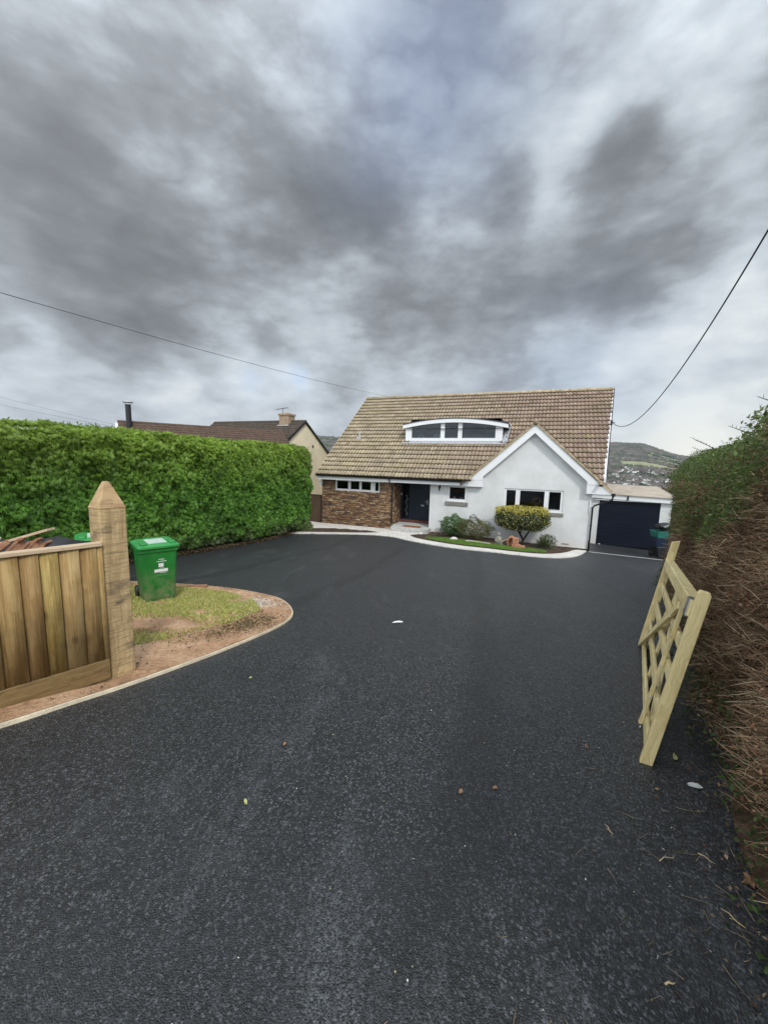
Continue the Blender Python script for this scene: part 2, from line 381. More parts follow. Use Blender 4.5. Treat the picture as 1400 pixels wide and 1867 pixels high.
def render_mat():
    m, t, b = mat('painted_brick', .85, .2); v = coords(t, (1, 1, 1), False)
    sw = nd(t, 'ShaderNodeMapping'); sw.inputs['Rotation'].default_value = (R(90), 0, 0); lk(t, v, sw.inputs[0])
    br = nd(t, 'ShaderNodeTexBrick', Scale=1.); lk(t, sw.outputs[0], br.inputs['Vector'])
    br.inputs['Brick Width'].default_value = .225; br.inputs['Row Height'].default_value = .075; br.inputs['Mortar Size'].default_value = .006
    br.inputs['Color1'].default_value = (1, 1, 1, 1); br.inputs['Color2'].default_value = (.85, .85, .85, 1); br.inputs['Mortar'].default_value = (.3, .3, .3, 1)
    n = noise(t, v, 1.1, 8, .6); sx = nd(t, 'ShaderNodeSeparateXYZ'); lk(t, v, sx.inputs[0])
    c = ramp(t, n, [(.35, (.56, .56, .55)), (.65, (.66, .66, .655))])
    low = mth(t, 'MULTIPLY', ramp(t, sx.outputs[2], [(0., 1.), (.35, 0.)]), ramp(t, noise(t, v, 3., 7, .7), [(.4, 0.), (.65, .7)]))
    c = mixc(t, low, c, (.55, .48, .36)); lk(t, c, b.inputs['Base Color'])
    n1 = bump(t, b, br.outputs[0], .7, .006); bump(t, b, noise(t, v, 45, 6, .7), .55, .006, n1); return m
MT['render'] = render_mat()
MT['black'] = simple('black_plastic', (.012, .012, .014), .4, .4, .2, 8.)
MT['lead'] = simple('lead', (.36, .38, .41), .55, .5, .35, 12., .3)
MT['sill'] = simple('stone_sill', (.21, .20, .175), .85, .2, .3, 14., .5)
MT['navy'] = simple('navy_paint', (.006, .013, .025), .35, .45, .15, 4.)
MT['shutter'] = simple('shutter_navy', (.006, .009, .020), .38, .5, .15, 3.)
MT['shade_room'] = simple('room_paint', (.07, .065, .06), .9, .1, .2, 2.)
MT['step'] = simple('step_stone', (.43, .42, .40), .8, .25, .22, 9., .4)
MT['brickred'] = simple('threshold_tile', (.12, .05, .035), .7, .3, .3, 14., .4)
MT['mat'] = simple('coir', (.22, .11, .055), .95, .05, .3, 60., .8)
MT['metal'] = simple('steel', (.55, .55, .56), .3, .5, .1, 10., 0, 1.)
MT['cream'] = simple('cream_render', (.72, .63, .45), .9, .15, .1, 1.2, .3)
MT['stone_chimney'] = simple('chimney_brick', (.30, .22, .15), .9, .15, .4, 9., .5)
MT['fibre_roof'] = simple('felt_roof', (.42, .36, .29), .9, .15, .25, 2.2, .4)
MT['terracotta'] = simple('terracotta', (.42, .20, .12), .85, .2, .25, 9., .4)
MT['statue'] = simple('weathered_stone', (.28, .26, .22), .95, .1, .35, 14., .7)
MT['rock'] = simple('pale_rock', (.55, .52, .47), .9, .2, .25, 14., .6)
MT['col'] = colmat('leaf', .5, .4, .32)
MT['colmatte'] = colmat('matte_tint', .85, .15, 0.)
def binmat():
    m, t, b = mat('bin_green', .38, .5); v = coords(t, rnd=False)
    sx = nd(t, 'ShaderNodeSeparateXYZ'); lk(t, v, sx.inputs[0])
    c = ramp(t, noise(t, v, 5, 6), [(.3, (.008, .135, .022)), (.7, (.014, .19, .032))])
    lowm = mth(t, 'MULTIPLY', ramp(t, sx.outputs[2], [(0., 1.), (.55, .0)]), ramp(t, noise(t, v, 9., 8, .7), [(.38, 0.), (.58, .9)]))
    c = mixc(t, lowm, c, (.20, .19, .10)); mp = nd(t, 'ShaderNodeMapping'); mp.inputs['Scale'].default_value = (30, 30, 2); lk(t, v, mp.inputs[0])
    c = mixc(t, ramp(t, noise(t, mp.outputs[0], 1.5, 6), [(.62, 0.), (.75, .35)]), c, (.25, .36, .22))
    lk(t, c, b.inputs['Base Color']); lk(t, ramp(t, lowm, [(0., .36), (1., .9)]), b.inputs['Roughness']); bump(t, b, noise(t, v, 70, 4), .12, .004); return m
MT['bin'] = binmat()
MT['bin_lid'] = simple('lid_green', (.03, .24, .055), .4, .5, .12, 6., .1)
MT['label'] = simple('label_white', (.72, .74, .74), .5, .3, .04, 3.)
MT['fence'] = None
def glassmat():
    m = bpy.data.materials.new('window_glass'); m.use_nodes = True; t = m.node_tree; t.nodes.clear()
    out = nd(t, 'ShaderNodeOutputMaterial'); tr = nd(t, 'ShaderNodeBsdfTransparent'); tr.inputs[0].default_value = (.42, .46, .46, 1)
    gl = nd(t, 'ShaderNodeBsdfGlossy', Roughness=.015); gl.inputs[0].default_value = (.62, .66, .70, 1)
    fr = nd(t, 'ShaderNodeFresnel', IOR=1.52); mx = nd(t, 'ShaderNodeMixShader')
    lk(t, mth(t, 'ADD', mth(t, 'MULTIPLY', fr.outputs[0], 1.0), .02), mx.inputs[0]); lk(t, tr.outputs[0], mx.inputs[1]); lk(t, gl.outputs[0], mx.inputs[2]); lk(t, mx.outputs[0], out.inputs[0]); return m
MT['glass'] = glassmat()
def tilemat():
    m, t, b = mat('roof_tile', .88, .15); v = coords(t, rnd=False)
    a = nd(t, 'ShaderNodeAttribute', attribute_name='Col')
    sx = nd(t, 'ShaderNodeSeparateXYZ'); lk(t, v, sx.inputs[0])
    n = noise(t, v, .7, 7, .6); n2 = noise(t, v, 9, 8, .7)
    c = ramp(t, n2, [(.3, (.18, .142, .095)), (.5, (.31, .253, .170)), (.7, (.44, .375, .265))])
    pink = mth(t, 'MULTIPLY', ramp(t, mth(t, 'ADD', mth(t, 'ADD', mth(t, 'MULTIPLY', sx.outputs[0], .06), mth(t, 'MULTIPLY', sx.outputs[2], .055)), mth(t, 'MULTIPLY', n, .9)), [(.05, 0.), (.75, 1.)]), .75)
    c = mixc(t, pink, c, mixc(t, n2, (.13, .080, .066), (.37, .26, .21)))
    moss = ramp(t, noise(t, v, 1.7, 8, .68), [(.55, 0.), (.70, .6)])
    c = mixc(t, moss, c, (.19, .185, .06))
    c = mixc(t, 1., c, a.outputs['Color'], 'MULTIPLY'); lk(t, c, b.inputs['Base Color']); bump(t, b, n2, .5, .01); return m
MT['tile'] = tilemat()
MT['darktile'] = simple('dark_tile', (.075, .060, .048), .9, .15, .45, 7., .6)
MT['fence_wood'] = wood('fence_wood', (.13, .085, .038), (.33, .245, .125), 'z', True, None)
MT['post_wood'] = wood('post_wood', (.27, .18, .085), (.56, .41, .215), 'z', False, (.13, .10, .065), .7)
def saw_marks(m):
    t = m.node_tree; b = t.nodes['Principled BSDF']; src = b.inputs['Base Color'].links[0].from_socket
    v = coords(t, (2, 2, 34), False); n = noise(t, v, 2.2, 7, .7, .5)
    c = mixc(t, ramp(t, n, [(.46, 0.), (.66, .75)]), src, (.14, .10, .06))
    v2 = coords(t, (1.2, 1.2, 3.5), False); n2 = noise(t, v2, 4., 9, .75)
    c = mixc(t, ramp(t, n2, [(.60, 0.), (.66, .8)]), c, (.045, .04, .035)); lk(t, c, b.inputs['Base Color'])
    old = b.inputs['Normal'].links[0].from_socket; bump(t, b, n, .6, .008, old)
saw_marks(MT['post_wood'])
MT['gravelboard'] = wood('gravel_board', (.085, .052, .02), (.25, .165, .07), 'x', True)
MT['cap_wood'] = wood('cap_wood', (.36, .26, .16), (.58, .45, .31), 'x', False)
MT['gate_wood'] = wood('gate_wood', (.56, .44, .20), (.88, .73, .39), 'x', True, None, .6, .6)
MT['gate_wood_z'] = wood('gate_wood_upright', (.56, .43, .19), (.88, .72, .37), 'z', True, None, .6, .6)
MT['brown_fence'] = wood('brown_fence', (.06, .038, .024), (.13, .085, .055), 'z', False)

# ------------------------------------------------------------------ ground shape
KY = [-60, -6, 0, 2, 3.3, 6, 9, 12, 15, 17, 20, 30, 60]; KZ = [-.9, -1.15, -1.5, -1.66, -1.83, -2.25, -2.67, -3.0, -3.3, -3.42, -3.48, -3.6, -6.]
_ty = np.linspace(-62, 62, 1241); _tz = np.interp(_ty, KY, KZ); _k = np.hanning(13); _k /= _k.sum(); _tz[10:-10] = np.convolve(_tz, _k, 'same')[10:-10]
def gz(x, y):
    return float(np.interp(y, _ty, _tz) - .05 * max(0, min(x, 16) - 4) * min(1, max(0, (y - 4) / 6)))
def gza(X, Y):
    return np.interp(Y, _ty, _tz) - .05 * np.maximum(0, np.minimum(X, 16) - 4) * np.clip((Y - 4) / 6, 0, 1)
def sheet(name, poly, m, dz, grid=.5, parent=None, thick=.0, jit=0., kind='structure'):
    """a sheet that follows the ground inside a polygon, with a skirt so that it has real thickness"""
    P = [Vector((a, b)) for a, b in poly]; n = len(P)
    pts = list(P); x0, x1 = min(p.x for p in P), max(p.x for p in P); y0, y1 = min(p.y for p in P), max(p.y for p in P)
    def inside(x, y):
        c = False; j = n - 1
        for i in range(n):
            if (P[i].y > y) != (P[j].y > y) and x < (P[j].x - P[i].x) * (y - P[i].y) / (P[j].y - P[i].y) + P[i].x: c = not c
            j = i
        return c
    gx = x0 + grid / 2
    while gx < x1:
        gy = y0 + grid / 2
        while gy < y1:
            q = Vector((gx + random.uniform(-.1, .1) * grid, gy + random.uniform(-.1, .1) * grid))
            if inside(q.x, q.y) and min((q - p).length for p in P) > grid * .3: pts.append(q)
            gy += grid
        gx += grid
    vs, es, fs, *_ = geometry.delaunay_2d_cdt(pts, [], [list(range(n))], 1, 1e-5)
    V = [(p.x, p.y, gz(p.x, p.y) + dz + (random.uniform(0, jit) if i >= n else 0)) for i, p in enumerate(vs)]
    mb = MB(); mb.add(V, [tuple(f) for f in fs])
    if thick:
        for i in range(n):
            a, b = P[i], P[(i + 1) % n]
            za, zb = gz(a.x, a.y) + dz, gz(b.x, b.y) + dz
            mb.add([(a.x, a.y, za), (b.x, b.y, zb), (b.x, b.y, zb - thick), (a.x, a.y, za - thick)], [(0, 1, 2, 3)])
    o = mb.build(name, m, parent, smooth=False, recalc=False)
    if kind: o['kind'] = kind
    return o
def catmull(pts, n=8, closed=False):
    out = []; N = len(pts)
    for i in range(N if closed else N - 1):
        p = [np.array(pts[(i + k) % N] if closed else pts[min(max(i + k, 0), N - 1)], float) for k in (-1, 0, 1, 2)]
        for s_ in range(n):
            t = s_ / n
            out.append(tuple(.5 * (2 * p[1] + (p[2] - p[0]) * t + (2 * p[0] - 5 * p[1] + 4 * p[2] - p[3]) * t * t + (3 * p[1] - p[0] - 3 * p[2] + p[3]) * t ** 3)))
    if not closed: out.append(tuple(pts[-1]))
    return out
def strip(name, pts, w, h, m, dz0, parent=None, kind='structure'):
    """upright edging board along a ground line"""
    V = []; Fs = []
    for i, p in enumerate(pts):
        a = np.array(pts[max(i - 1, 0)]); b = np.array(pts[min(i + 1, len(pts) - 1)]); d = (b - a) / (np.linalg.norm(b - a) + 1e-9); nr = np.array([-d[1], d[0]]) * w / 2
        z = gz(*p) + dz0
        for sx, zz_ in ((-1, -.1), (-1, h), (1, h), (1, -.1)):
            V.append((p[0] + nr[0] * sx, p[1] + nr[1] * sx, z + zz_))
        if i:
            q = (i - 1) * 4
            for k in range(3): Fs.append((q + k, q + k + 1, q + k + 5, q + k + 4))
    mb = MB(); mb.add(V, Fs); o = mb.build(name, m, parent); o['kind'] = kind; return o

# ---- house frame
HO = Vector((8.665, 16.0, -3.5)); HY = -R(22)
HU = np.array([math.cos(R(22)), -math.sin(R(22))]); HV = np.array([math.sin(R(22)), math.cos(R(22))])
def Wp(u, v): q = np.array([8.665, 16.0]) + HU * u + HV * v; return (float(q[0]), float(q[1]))

# ---- ground: one sheet, tarmac sheet above it
def grid_ground():
    xs = np.unique(np.concatenate([np.linspace(-60, -16, 12), np.linspace(-16, 18, 69), np.linspace(18, 60, 12)]))
    ys = np.unique(np.concatenate([np.linspace(-60, -8, 12), np.linspace(-8, 30, 77), np.linspace(30, 52, 12)]))
    X, Y = np.meshgrid(xs, ys); V = np.stack([X, Y, gza(X, Y) - .05], -1).reshape(-1, 3); nx = len(xs)
    i, j = np.meshgrid(np.arange(nx - 1), np.arange(len(ys) - 1)); a = (j * nx + i).ravel()
    o = npmesh('ground', V, np.stack([a, a + 1, a + nx + 1, a + nx], 1), MT['verge'], smooth=True); o['kind'] = 'structure'
grid_ground()
drive_poly = [(-5.5, -5), (3.5, -5), (1.1, .3), (2.2, 1.9), (3.5, 3.75), (6.2, 7.6), (8.9, 11.6), (11.9, 12.0), (13.6, 16.5), Wp(4.2, 3.05), Wp(.05, 3.05), Wp(.05, -.02), (7.6, 14.6), (5.8, 13.6),
              (3.9, 14.0), (1.4, 17.0), (-.2, 17.75), (-4.2, 17.65), (-4.6, 15.6), (-5.1, 13.5), (-5.75, 11.0), (-6.6, 8.2), (-7.6, 4.6), (-8.4, 2.), (-8.4, -3)]
def tarmac_sheet():
    sheet('driveway', drive_poly, MT['tarmac'], .0, .55)
tarmac_sheet()

# island with grass and bare earth
isl_edge = [(-4.6, 6.95), (-3.87, 6.85), (-2.90, 6.61), (-2.32, 6.35), (-1.73, 5.94), (-1.42, 5.50), (-1.22, 5.0), (-1.18, 4.63), (-1.26, 4.20), (-1.54, 3.45), (-1.89, 2.78), (-2.14, 2.41), (-2.38, 2.08), (-3.2, 1.1), (-4.2, .0)]
isl_s = catmull(isl_edge, 5)
sheet('garden_soil', isl_s + [(-6.5, -.5), (-7.3, 3.5), (-6.4, 6.9)], MT['red_earth'], .03, .22, jit=.02)
strip('kerb_strip', isl_s, .030, .033, MT['edging'], -.008)
def grass(name, sampler, n, h, cols, w=.006):
    P = sampler(n); k = len(P); Z = gza(P[:, 0], P[:, 1]) + P[:, 2]
    ang = rng.uniform(0, 2 * PI, k); H = h * rng.uniform(.5, 1.3, k); lean = rng.uniform(.1, .9, k) * H
    la = rng.uniform(0, 2 * PI, k)
    base = np.stack([P[:, 0], P[:, 1], Z], 1); sd_ = np.stack([np.cos(ang), np.sin(ang), 0 * ang], 1) * w
    top = base + np.stack([np.cos(la) * lean, np.sin(la) * lean, H], 1)
    V = np.stack([base - sd_, base + sd_, top], 1).reshape(-1, 3); Fc = np.arange(3 * k).reshape(-1, 3)
    cs = np.array(cols)[rng.integers(0, len(cols), k)] * rng.uniform(.7, 1.25, (k, 1))
    o = npmesh(name, V, Fc, MT['col'], col=cs); tag(o, kind='stuff'); return o
def pnoise(X, Y, s, seed=0):
    """cheap smooth value noise"""
    r = np.random.default_rng(seed); G = r.random((64, 64)); x = X / s; y = Y / s
    xi = np.floor(x).astype(int); yi = np.floor(y).astype(int); fx = x - xi; fy = y - yi; fx = fx * fx * (3 - 2 * fx); fy = fy * fy * (3 - 2 * fy)
    g = lambda a, b: G[a % 64, b % 64]
    return (g(xi, yi) * (1 - fx) + g(xi + 1, yi) * fx) * (1 - fy) + (g(xi, yi + 1) * (1 - fx) + g(xi + 1, yi + 1) * fx) * fy
def inpoly(P, poly):
    c = np.zeros(len(P), bool); j = len(poly) - 1
    for i in range(len(poly)):
        a, b = poly[i], poly[j]
        cond = ((a[1] > P[:, 1]) != (b[1] > P[:, 1])) & (P[:, 0] < (b[0] - a[0]) * (P[:, 1] - a[1]) / (b[1] - a[1] + 1e-12) + a[0]); c ^= cond; j = i
    return c
gp_isl = [(-5.8, 6.4), (-3.6, 6.45), (-2.6, 6.15), (-1.95, 5.6), (-1.62, 4.95), (-1.72, 4.4), (-2.0, 4.0), (-2.3, 3.5), (-2.75, 3.15), (-4.0, 2.9), (-6.4, 3.0)]
def s_isl(n):
    P = np.stack([rng.uniform(-6.4, -1.2, n), rng.uniform(2.4, 6.9, n)], 1); nz = pnoise(P[:, 0], P[:, 1], .35, 3) * .6 + pnoise(P[:, 0], P[:, 1], .13, 5) * .4
    bare = np.exp(-(((P[:, 0] + 2.65) / .75) ** 2 + ((P[:, 1] - 4.15) / .36) ** 2) * .9)
    dens = inpoly(P, gp_isl) * np.clip((nz - .16) * 3.5, 0, 1) * (1 - np.clip(bare * 1.5, 0, 1))
    P = P[rng.random(n) < dens]; return np.c_[P, np.full(len(P), .04)]
grass('grass', s_isl, 170000, .035, [(.40, .46, .10), (.30, .40, .08), (.56, .52, .20), (.62, .52, .26)])
def s_isl2(n):
    P = np.stack([rng.uniform(-6.4, -1.2, n), rng.uniform(2.4, 6.9, n)], 1); nz = pnoise(P[:, 0], P[:, 1], .2, 9)
    P = P[inpoly(P, [(-5, 4.1), (-2.3, 4.0), (-1.9, 4.3), (-1.7, 4.0), (-2.0, 3.6), (-2.5, 3.1), (-4, 3.0), (-6, 3.0)]) & (nz > .42)]; return np.c_[P, np.full(len(P), .035)]
grass('dry_grass', s_isl2, 26000, .03, [(.42, .34, .15), (.34, .28, .11), (.24, .24, .08)])

# paving, path, garden bed
outer = [(-4.4, 17.32), (-3.02, 17.42), (-1.51, 17.55), (-.23, 17.42), (.48, 17.0), (.98, 16.22), (1.81, 15.22), (2.71, 14.19), (3.87, 13.34), (4.92, 12.95), (5.85, 12.91), (6.75, 13.49), (7.62, 14.51), (8.45, 15.70)]
inner = [(1.25, 17.6), (1.45, 16.9), (2.15, 15.95), (3.15, 14.95), (4.2, 14.15), (5.1, 13.8), (5.9, 13.85), (6.7, 14.4), (7.4, 15.1), (7.95, 15.75), (8.30, 16.03)]
os_, is_ = catmull(outer, 5), catmull(inner, 5)
sheet('path', os_ + [Wp(-.02, -.05)] + is_[::-1] + [Wp(-6.9, -.03), Wp(-13.2, -.03), Wp(-14.5, .3)], MT['paving'], .03, .5, thick=.1)
sheet('garden_soil', is_ + [Wp(-.3, -.04), Wp(-6.83, -.03), Wp(-6.83, -.7)], MT['dark_soil'], .045, .2, jit=.04)
sheet('garden_soil', [(-4.1, 17.75), (-2.5, 17.85), (-.9, 17.95), (-.2, 18.15), (-1.0, 18.55), (-2.2, 18.85), (-4.1, 18.8)], MT['dark_soil'], .038, .2, jit=.05)
lawn = catmull([(1.85, 16.75), (2.3, 15.95), (3.2, 15.03), (4.2, 14.25), (5.1, 13.9), (5.85, 13.95), (6.25, 14.35), (5.9, 14.95), (5.0, 15.3), (4.2, 15.8), (3.4, 16.4), (2.6, 17.0)], 4, True)
sheet('lawn', lawn, MT['verge'], .062, .3)
def s_lawn(n):
    P = np.stack([rng.uniform(1.5, 6.5, n), rng.uniform(13.5, 17.5, n)], 1); P = P[inpoly(P, lawn)]; return np.c_[P, np.full(len(P), .055)]
grass('grass', s_lawn, 60000, .05, [(.15, .30, .04), (.11, .24, .03), (.22, .32, .06)], .012)
strip('drainage_channel', [Wp(.02, -.15), Wp(1.5, -.05), Wp(2.8, .05), Wp(4.2, .15)], .09, .006, simple('channel_concrete', (.40, .39, .37), .8, .2, .2, 12., .3), 0.0)

# ================================================================== HOUSE
house = thing('house', 'white painted chalet house with tan tiled roof, arched dormer and gable', 'house', HO, HY)
TH = math.tan(R(37.6)); EV, EZ = -.45, 2.72      # main roof: eave v, z (local)
SL = math.hypot(1, TH)
def zroof(v): return EZ + (v - EV) * TH
RIDGE_V = 5.8; SLEN = (RIDGE_V - EV) * SL
def tiled(name, o, du, ds, nrm, ulen, slen, clip, parent, rowh=.37, du_s=.0375, pitch=.36, m=None, amp=.048, lip=.062):
    o, du, ds, nrm = map(np.array, (o, du, ds, nrm)); nu = int(ulen / du_s) + 1; us = np.linspace(0, ulen, nu); rows = int(math.ceil(slen / rowh))
    V = []; Fc = []; Cc = []; b = 0
    prof = amp * (np.maximum(0, np.cos(2 * PI * us / (pitch / 2))) ** 1.3)
    for r in range(rows):
        s0, s1 = r * rowh - .03, min((r + 1) * rowh, slen); ph = rng.normal(0, .004, nu // 8 + 2).repeat(8)[:nu]
        L = [(s0, -.02 + 0 * us), (s0, lip + prof * .9 + ph), (s1, prof * .9 + .004)]
        for s_, h in L:
            V.append(o + us[:, None] * du + s_ * ds + (h[:, None] * nrm))
        tint = rng.normal(1, .10, nu // 8 + 2).repeat(8)[:nu] * (.80 + .34 * prof / (prof.max() + 1e-9))  # random tile tone; darker valleys put roll shading into the colour
        sm = (s0 + s1) / 2
        k = clip(us[:-1] + du_s / 2, sm)
        i = np.arange(nu - 1)[k]
        Fc.append(np.stack([b + i, b + i + 1, b + nu + i + 1, b + nu + i], 1)); Cc.append(np.full((len(i), 3), .14))  # dark riser colour paints the shadow line under each tile row
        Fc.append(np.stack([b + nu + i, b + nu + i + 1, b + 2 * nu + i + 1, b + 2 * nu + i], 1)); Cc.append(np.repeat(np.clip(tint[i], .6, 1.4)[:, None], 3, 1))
        b += 3 * nu
    return npmesh(name, np.concatenate(V), np.concatenate(Fc), m or MT['tile'], parent, np.concatenate(Cc))
GU, GZ = -2.40, 5.24; GT = .905                    # gable roof ridge u, z, slope
def zg(u): return GZ - abs(u - GU) * GT
UL = -13.12
def uR(v): return .35 + (v - 0) * .82 / 5.8
def clip_main(us, s):
    u = us + UL; v = EV + s / SL; z = zroof(v)
    k = u < uR(v)
    k &= ~((u > -8.75) & (u < -4.05) & (v > 2.0) & (v < 2.95))
    k &= (u < -5.42) | (z > zg(u) - .10)
    return k
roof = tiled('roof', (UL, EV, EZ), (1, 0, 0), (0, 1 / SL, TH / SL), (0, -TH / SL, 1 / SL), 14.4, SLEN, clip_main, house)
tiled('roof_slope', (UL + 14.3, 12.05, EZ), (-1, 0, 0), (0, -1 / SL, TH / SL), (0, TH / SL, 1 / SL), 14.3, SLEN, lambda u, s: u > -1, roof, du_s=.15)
mb = MB(); mb.tube([(UL, RIDGE_V, zroof(RIDGE_V) + .02), (uR(5.8) + .02, RIDGE_V, zroof(RIDGE_V) + .02)], .11, 10)
k = 0; x = UL
while x < 1.1:
    mb.tube([(x, RIDGE_V, zroof(RIDGE_V) + .02), (x + .05, RIDGE_V, zroof(RIDGE_V) + .02)], .122, 10); x += .45
mt_ridge = simple('ridge_tile', (.36, .29, .19), .9, .15, .35, 5., .4)
mb.build('ridge_tiles', mt_ridge, roof, smooth=True)
# under-roof deck so that no light leaks in
mb = MB(); mb.add([(UL + .05, EV + .1, EZ - .06), (-5.4, EV + .1, EZ - .06), (-5.4, 1.95, zroof(1.95) - .14), (UL + .05, 1.95, zroof(1.95) - .14)], [(0, 1, 2, 3)])
mb.add([(-5.4, .3, zroof(.3) - .14), (.3, .3, zroof(.3) - .14), (.5, 1.95, zroof(1.95) - .14), (-5.4, 1.95, zroof(1.95) - .14)], [(0, 1, 2, 3)])
mb.add([(UL + .05, 3.4, zroof(3.4) - .14), (.7, 3.4, zroof(3.4) - .14), (1.1, 5.8, zroof(5.8) - .14), (UL + .05, 5.8, zroof(5.8) - .14)], [(0, 1, 2, 3)])
mb.add([(UL + .05, 1.95, zroof(1.95) - .14), (-8.9, 1.95, zroof(1.95) - .14), (-8.9, 3.4, zroof(3.4) - .14), (UL + .05, 3.4, zroof(3.4) - .14)], [(0, 1, 2, 3)])
mb.add([(-3.95, 1.95, zroof(1.95) - .14), (.6, 1.95, zroof(1.95) - .14), (.8, 3.4, zroof(3.4) - .14), (-3.95, 3.4, zroof(3.4) - .14)], [(0, 1, 2, 3)])
mb.build('roof_deck', MT['darktile'], roof)
# gable roof over the right bay
hs = 3.02; gl = math.hypot(1, GT)
for sgn in (-1, 1):
    def cg(us, s, sgn=sgn):
        v = -.28 + us; u = GU + sgn * (3.04 - s / gl); z = zg(u)
        return z > zroof(v) - .12
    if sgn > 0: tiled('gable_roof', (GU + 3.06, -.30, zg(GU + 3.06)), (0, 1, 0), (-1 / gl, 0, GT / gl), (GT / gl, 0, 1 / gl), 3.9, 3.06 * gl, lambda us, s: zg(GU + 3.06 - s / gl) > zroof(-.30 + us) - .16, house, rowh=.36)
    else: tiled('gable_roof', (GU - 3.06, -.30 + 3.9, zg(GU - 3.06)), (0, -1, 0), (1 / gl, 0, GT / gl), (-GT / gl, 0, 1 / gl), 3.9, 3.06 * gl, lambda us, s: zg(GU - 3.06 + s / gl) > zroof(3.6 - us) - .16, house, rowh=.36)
mb = MB(); mb.tube([(GU, -.30, GZ + .03), (GU, 2.95, GZ + .03)], .10, 8)
for i in range(7): mb.tube([(GU, -.30 + i * .45, GZ + .03), (GU, -.26 + i * .45, GZ + .03)], .115, 8)
mb.build('ridge_tiles', mt_ridge, house, smooth=True)
# verge caps in tile colour along the gable
for sg in (-1, 1):
    mb = MB(); mb.beam((GU, -.265, GZ + .02), (GU + sg * 3.07, -.265, zg(GU + 3.07) + .02), .09, .05, (0, -1, 0)); mb.build('verge_tiles', mt_ridge, house)
# bargeboards with boxed ends
inner_c = (GU, 4.84)
mb = MB(); mb.prism([(-5.44, 2.43), (GU, GZ - .03), (GU, 4.84), (-4.47, 2.90), (-4.47, 2.43)], 'y', -.24, -.205); o = mb.build('bargeboard', MT['white'], house, recalc=True)
mb = MB(); mb.prism([(.68, 2.36), (GU, GZ - .03), (GU, 4.84), (-.25, 2.86), (-.25, 2.36)], 'y', -.24, -.205); o2 = mb.build('bargeboard', MT['white'], house, recalc=True)
for oo, a, b_ in ((o, -5.15, -4.47), (o2, -.25, .36)):
    MB().box((a, -.246, 2.725), (b_, -.2405, 2.74)).build('board_joint', MT['lead'], oo)
# soffit returns behind bargeboards
mb = MB(); mb.box((-5.42, -.204, 2.43), (-4.47, 0, 2.46)); mb.box((-.25, -.204, 2.36), (.66, .3, 2.39))
mb.add([(GU, -.204, 4.86), (-4.47, -.204, 2.92), (-4.47, 0, 2.92), (GU, 0, 4.86)], [(0, 1, 2, 3)]); mb.add([(GU, -.204, 4.86), (-.25, -.204, 2.88), (-.25, 0, 2.88), (GU, 0, 4.86)], [(3, 2, 1, 0)])
mb.add([(-4.47, -.204, 2.46), (-4.47, 0, 2.46), (-4.47, 0, 2.92), (-4.47, -.204, 2.92)], [(0, 1, 2, 3)]); mb.add([(-.25, -.204, 2.39), (-.25, 0, 2.39), (-.25, 0, 2.88), (-.25, -.204, 2.88)], [(0, 1, 2, 3)])
mb.build('soffit', MT['white_flat'], house)
# main fascia + soffit, gutter
mb = MB(); mb.box((UL + .03, -.40, 2.46), (-5.46, -.375, 2.66)); mb.box((UL + .03, -.374, 2.46), (-5.46, -.002, 2.48)); mb.build('fascia', MT['white'], house)
def gutter(mb, a, b, r=.06):
    a = Vector(a); b = Vector(b); d = (b - a).normalized(); sdv = d.cross(Vector((0, 0, 1))).normalized(); n = 8; V = []
    for p in (a, b):
        for k in range(n + 1):
            t = PI + PI * k / n; V.append(p + sdv * (math.cos(t) * r) + Vector((0, 0, math.sin(t) * r)))
        for k in range(n + 1):
            t = 2 * PI - PI * k / n; V.append(p + sdv * (math.cos(t) * r * .85) + Vector((0, 0, math.sin(t) * r * .85)))
    m = 2 * n + 2
    mb.add(V, [(k, (k + 1) % m, m + (k + 1) % m, m + k) for k in range(m)] + [tuple(range(m))[::-1], tuple(range(m, 2 * m))])
mb = MB(); gutter(mb, (UL - .03, -.47, 2.69), (-5.36, -.47, 2.66)); mb.build('gutter', MT['black'], house, recalc=True)
mb = MB(); gutter(mb, (.73, -.24, 2.36), (.73, 2.6, 2.36), .055); mb.box((.67, -.30, 2.30), (.79, -.16, 2.42)); mb.build('gutter', MT['black'], house, recalc=True)
# downpipes
mb = MB(); mb.tube([(-8.95, -.46, 2.62), (-8.93, -.44, 2.52), (-8.9, -.10, 2.28), (-8.9, -.08, 2.1), (-8.9, -.08, .35)], .034, 10)
for z in (2.1, 1.3, .5): mb.tube([(-8.9, -.08, z), (-8.9, -.08, z + .05)], .045, 10)
mb.build('downpipe', MT['black'], house, smooth=True)
mb = MB(); mb.tube([(.73, -.23, 2.33), (.70, -.23, 2.16), (.60, -.20, 2.10), (.12, -.08, 1.88), (.05, -.07, 1.78), (.045, -.07, -.1)], .036, 10)
for z in (1.75, 1.0, .2): mb.tube([(.045, -.07, z), (.045, -.07, z + .05)], .047, 10)
mb.build('downpipe', MT['black'], house, smooth=True)
MB().tube([(-.05, -.045, 2.3), (-.05, -.045, 1.55)], .017, 8).build('waste_pipe', MT['white'], house)
# raked right verge board
def vg(v, du, dz): return (uR(v) + du, v, zroof(v) + dz - .03)
mb = MB(); mb.add([vg(-.05, -.02, .07), vg(-.05, .10, .07), vg(5.8, .02, .07), vg(5.8, -.02, .07), vg(-.05, -.02, -.26), vg(-.05, .10, -.26), vg(5.8, .02, -.2), vg(5.8, -.02, -.2)],
                 [(0, 1, 2, 3), (7, 6, 5, 4), (0, 4, 5, 1), (1, 5, 6, 2), (2, 6, 7, 3), (3, 7, 4, 0)]); mb.build('bargeboard', MT['white'], house, recalc=True)
MB().tube([vg(-.02, .11, .09), vg(5.8, .04, .09)], .018, 6).build('cable_conduit', MT['black'], house)
